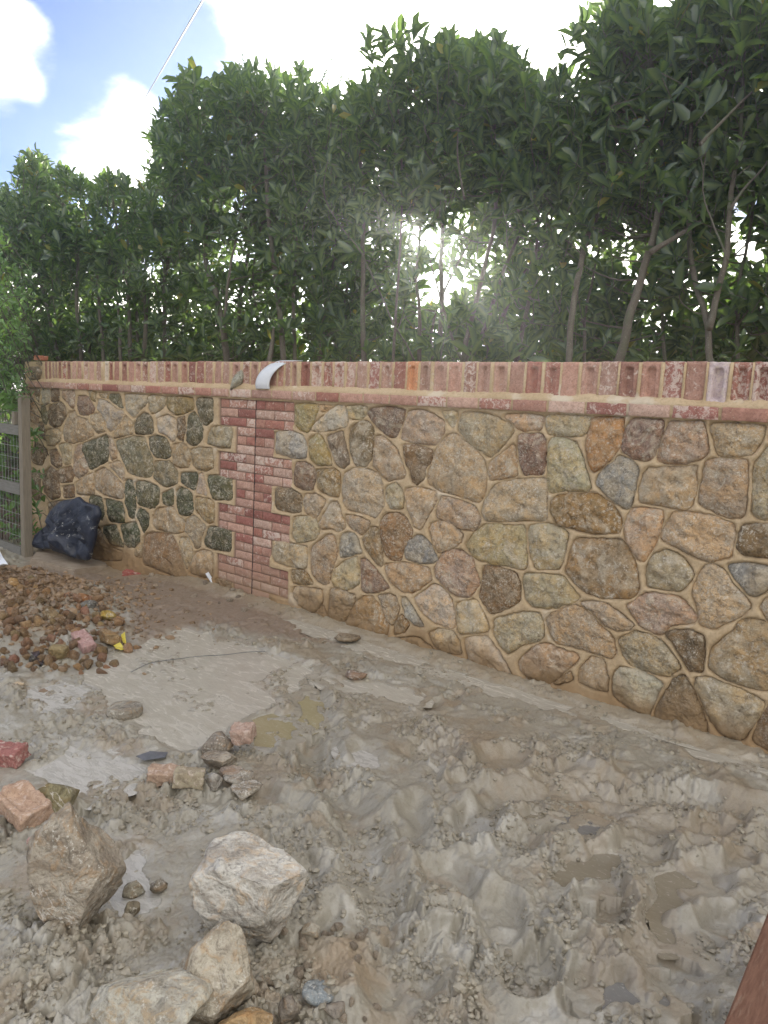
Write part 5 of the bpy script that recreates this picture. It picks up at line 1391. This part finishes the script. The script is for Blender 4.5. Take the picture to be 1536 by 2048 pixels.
bush('climbing_plant', 'pale green climbing plant heaped over the timber fence', [(-60, 740, 45, 800, Yp - .1, Yp + .5, 70), (-60, 790, 30, 830, Yp - .05, Yp + .3, 30), (-60, 870, 36, 1090, Yp + .05, Yp + .3, 60), (54, 820, 76, 1090, Yp + .10, Yp + .25, 10)], 0, (.07, .13), M['ivy'], 5)
bush('laurel_bush', 'sunlit pale leaved bush at the left edge above the fence', [(-160, 440, 10, 740, -.9, -.1, 190), (-60, 600, 45, 745, -.5, .1, 110), (0, 520, 60, 700, .3, .8, 90)], 0, (.06, .11), M['ivy'], 6, 'bush')
bush('shade_laurel', 'dark laurel filling the corner behind the timber fence', [(-200, 700, 62, 1100, -.05 + Yp * 0 + .15, 1.2, 260), (-400, 640, 10, 1100, .3, 1.6, 200)], 0, (.09, .15), M['leaf'], 16, 'shrub')
# conifer tips showing over the hedge
e_ = empty('conifer', (wallp(650, 200, 4.5)[0], 4.5, 1.15), 'dark conifer whose spiky tips show above the laurels', 'tree'); eo = np.array(e_.location)
mb = MB(); nd = MB(); rc_ = np.random.default_rng(8)
tips = [((600, 240), (605, 105)), ((620, 210), (668, 112)), ((640, 230), (660, 150)), ((660, 230), (690, 130)), ((680, 250), (735, 152)), ((690, 240), (700, 135)), ((600, 230), (580, 140)), ((560, 220), (548, 125)), ((500, 220), (485, 108)), ((655, 200), (675, 170))]
for (a, b) in tips:
    p0, p1 = wallp(*a, 4.5 + rc_.uniform(-.3, .3)), wallp(*b, 4.5 + rc_.uniform(-.3, .3)); L = np.linalg.norm(p1 - p0)
    mb.tube([p0 - [0, 0, .6], p0, (p0 + p1) / 2 + [0, 0, .02], p1], [.012, .009, .006, .002], 4)
    for t in np.linspace(.0, 1, 34):
        q = p0 + (p1 - p0) * t
        for _ in range(5):
            d = rc_.normal(0, 1, 3); d += (p1 - p0) / L * 1.2; d /= np.linalg.norm(d); s_ = .10 * (1.1 - t * .8)
            w = np.cross(d, [0, 1, .1]) * .008; nd.add([q - w, q + w, q + d * s_ + w * .5, q + d * s_ - w * .5], [[0, 1, 2, 3]])
tr_ = wallp(650, 300, 4.5); mb.tube([[tr_[0], 4.5, 1.1], [tr_[0], 4.5, 2.5], tr_], [.07, .05, .02], 8)
t_ = mb.build('branches', M['bark'], e_); t_.location = -eo; t_['kind'] = 'stuff'
t_ = nd.build('needles', M['leaf'], e_, False); t_.location = -eo; t_['kind'] = 'stuff'

# thin haze in the air round the low sun
hz = bpy.data.meshes.new('haze'); bm = bmesh.new(); bmesh.ops.create_cube(bm, size=1); bm.to_mesh(hz); bm.free()
hm = bpy.data.materials.new('haze'); hm.use_nodes = True; hm.node_tree.nodes.clear(); HN = NT(hm.node_tree)
pv = HN.n('ShaderNodeVolumePrincipled', ins={'Color': (.84, .93, 1.0, 1), 'Density': HAZE, 'Anisotropy': .78})
HN.t.links.new(pv.outputs[0], HN.n('ShaderNodeOutputMaterial').inputs['Volume']); hz.materials.append(hm)
ho = bpy.data.objects.new('haze', hz); COL.objects.link(ho); ho.location = (-6, 4, 3.0); ho.scale = (60, 50, 11.0); ho['kind'] = 'stuff'; ho['label'] = 'thin bright haze in the air'

# ------------------------------------------------------------------ overhead cable
A = wallp(200, 350, 12.0); B = wallp(405, 0, 3.0); d = B - A
mb = MB(); mb.tube([A + d * t + np.array([0, 0, -.25 * (1 - (2 * t - 1) ** 2) * 0]) for t in (-.6, -.3, 0, .25, .5, .75, 1, 1.4, 1.9)], .011, 6)
for t in np.arange(-.5, 1.8, .02): pass
tag(mb.build('overhead_cable', M['cable'], None), 'thin grey overhead cable crossing the blue sky at upper left', 'cable')
# utility pole carrying it, hidden behind the hedge
Q = A - d * .6; mb = MB(); mb.tube([[Q[0], Q[1], -.2], [Q[0], Q[1], Q[2] + .3]], .12, 10); 
# ------------------------------------------------------------------ litter
P = [gp(a, b) + np.array([0, 0, .012]) for a, b in [(262, 1348), (300, 1330), (350, 1322), (400, 1316), (450, 1313), (490, 1308), (530, 1306)]]
for p in P: p[2] = max(p[2], float(base_z(p[0], p[1])) - .004)
mb = MB(); mb.tube(catm(P, 5), .0025, 6); tag(mb.build('thin_cable', M['cable'], None), 'thin grey cable lying across the slurry', 'cable')
def scrap(name, pts, mat, label, cat, zoff=.03, curl=.03, th_=.003):
    P = np.array([gp(*q) for q in pts]); c = P.mean(0); n = len(P)
    bm = bmesh.new(); vs_ = [bm.verts.new(Vector(p - c) + Vector((0, 0, curl * math.sin(k * 2.1)))) for k, p in enumerate(P)]
    f = bm.faces.new(vs_); bmesh.ops.triangulate(bm, faces=[f]); bmesh.ops.solidify(bm, geom=bm.faces[:], thickness=th_)
    me = bpy.data.meshes.new(name); bm.to_mesh(me); bm.free(); me.materials.append(mat)
    c[2] = height(c[0], c[1]) + zoff; return tag(obj(name, me, None, c), label, cat)
scrap('plastic_piece', [(-14, 1152), (0, 1150), (8, 1168), (18, 1190), (8, 1196), (-12, 1188)], M['plastic'], 'white plastic piece at the left edge beside the heap', 'plastic', .05, .03)
scrap('plastic_scrap', [(227, 1296), (240, 1292), (250, 1300), (243, 1305), (232, 1304)], M['yellow'], 'yellow plastic scrap lying flat at the edge of the slurry', 'plastic', .02, .01)
scrap('plastic_scrap', [(242, 1280), (250, 1281), (253, 1292), (246, 1295)], M['yellow'], 'yellow scrap standing up beside the flat yellow one', 'plastic', .04, .03)
scrap('glass_shard', [(62, 1308), (78, 1310), (88, 1326), (84, 1333), (70, 1322)], M['glass_dark'], 'dark purple glass shard at the foot of the heap', 'glass', .04, .02)
scrap('slate_flake', [(272, 1520), (300, 1512), (336, 1510), (330, 1522), (290, 1530)], M['film'], 'dark blue grey sheet in the white wash behind the half bricks', 'sheet', .015, .006)
p = gp(420, 1170); o = obj('plastic_offcut', rock_mesh('plastic_offcut', 3, (.035, .035, .12), 3, M['plastic'], 7, .05, .5), None, (p[0], p[1], p[2] + .06)); o.rotation_euler = (.3, -.5, 0)
tag(o, 'small white offcut leaning at the wall foot left of the pier', 'offcut')
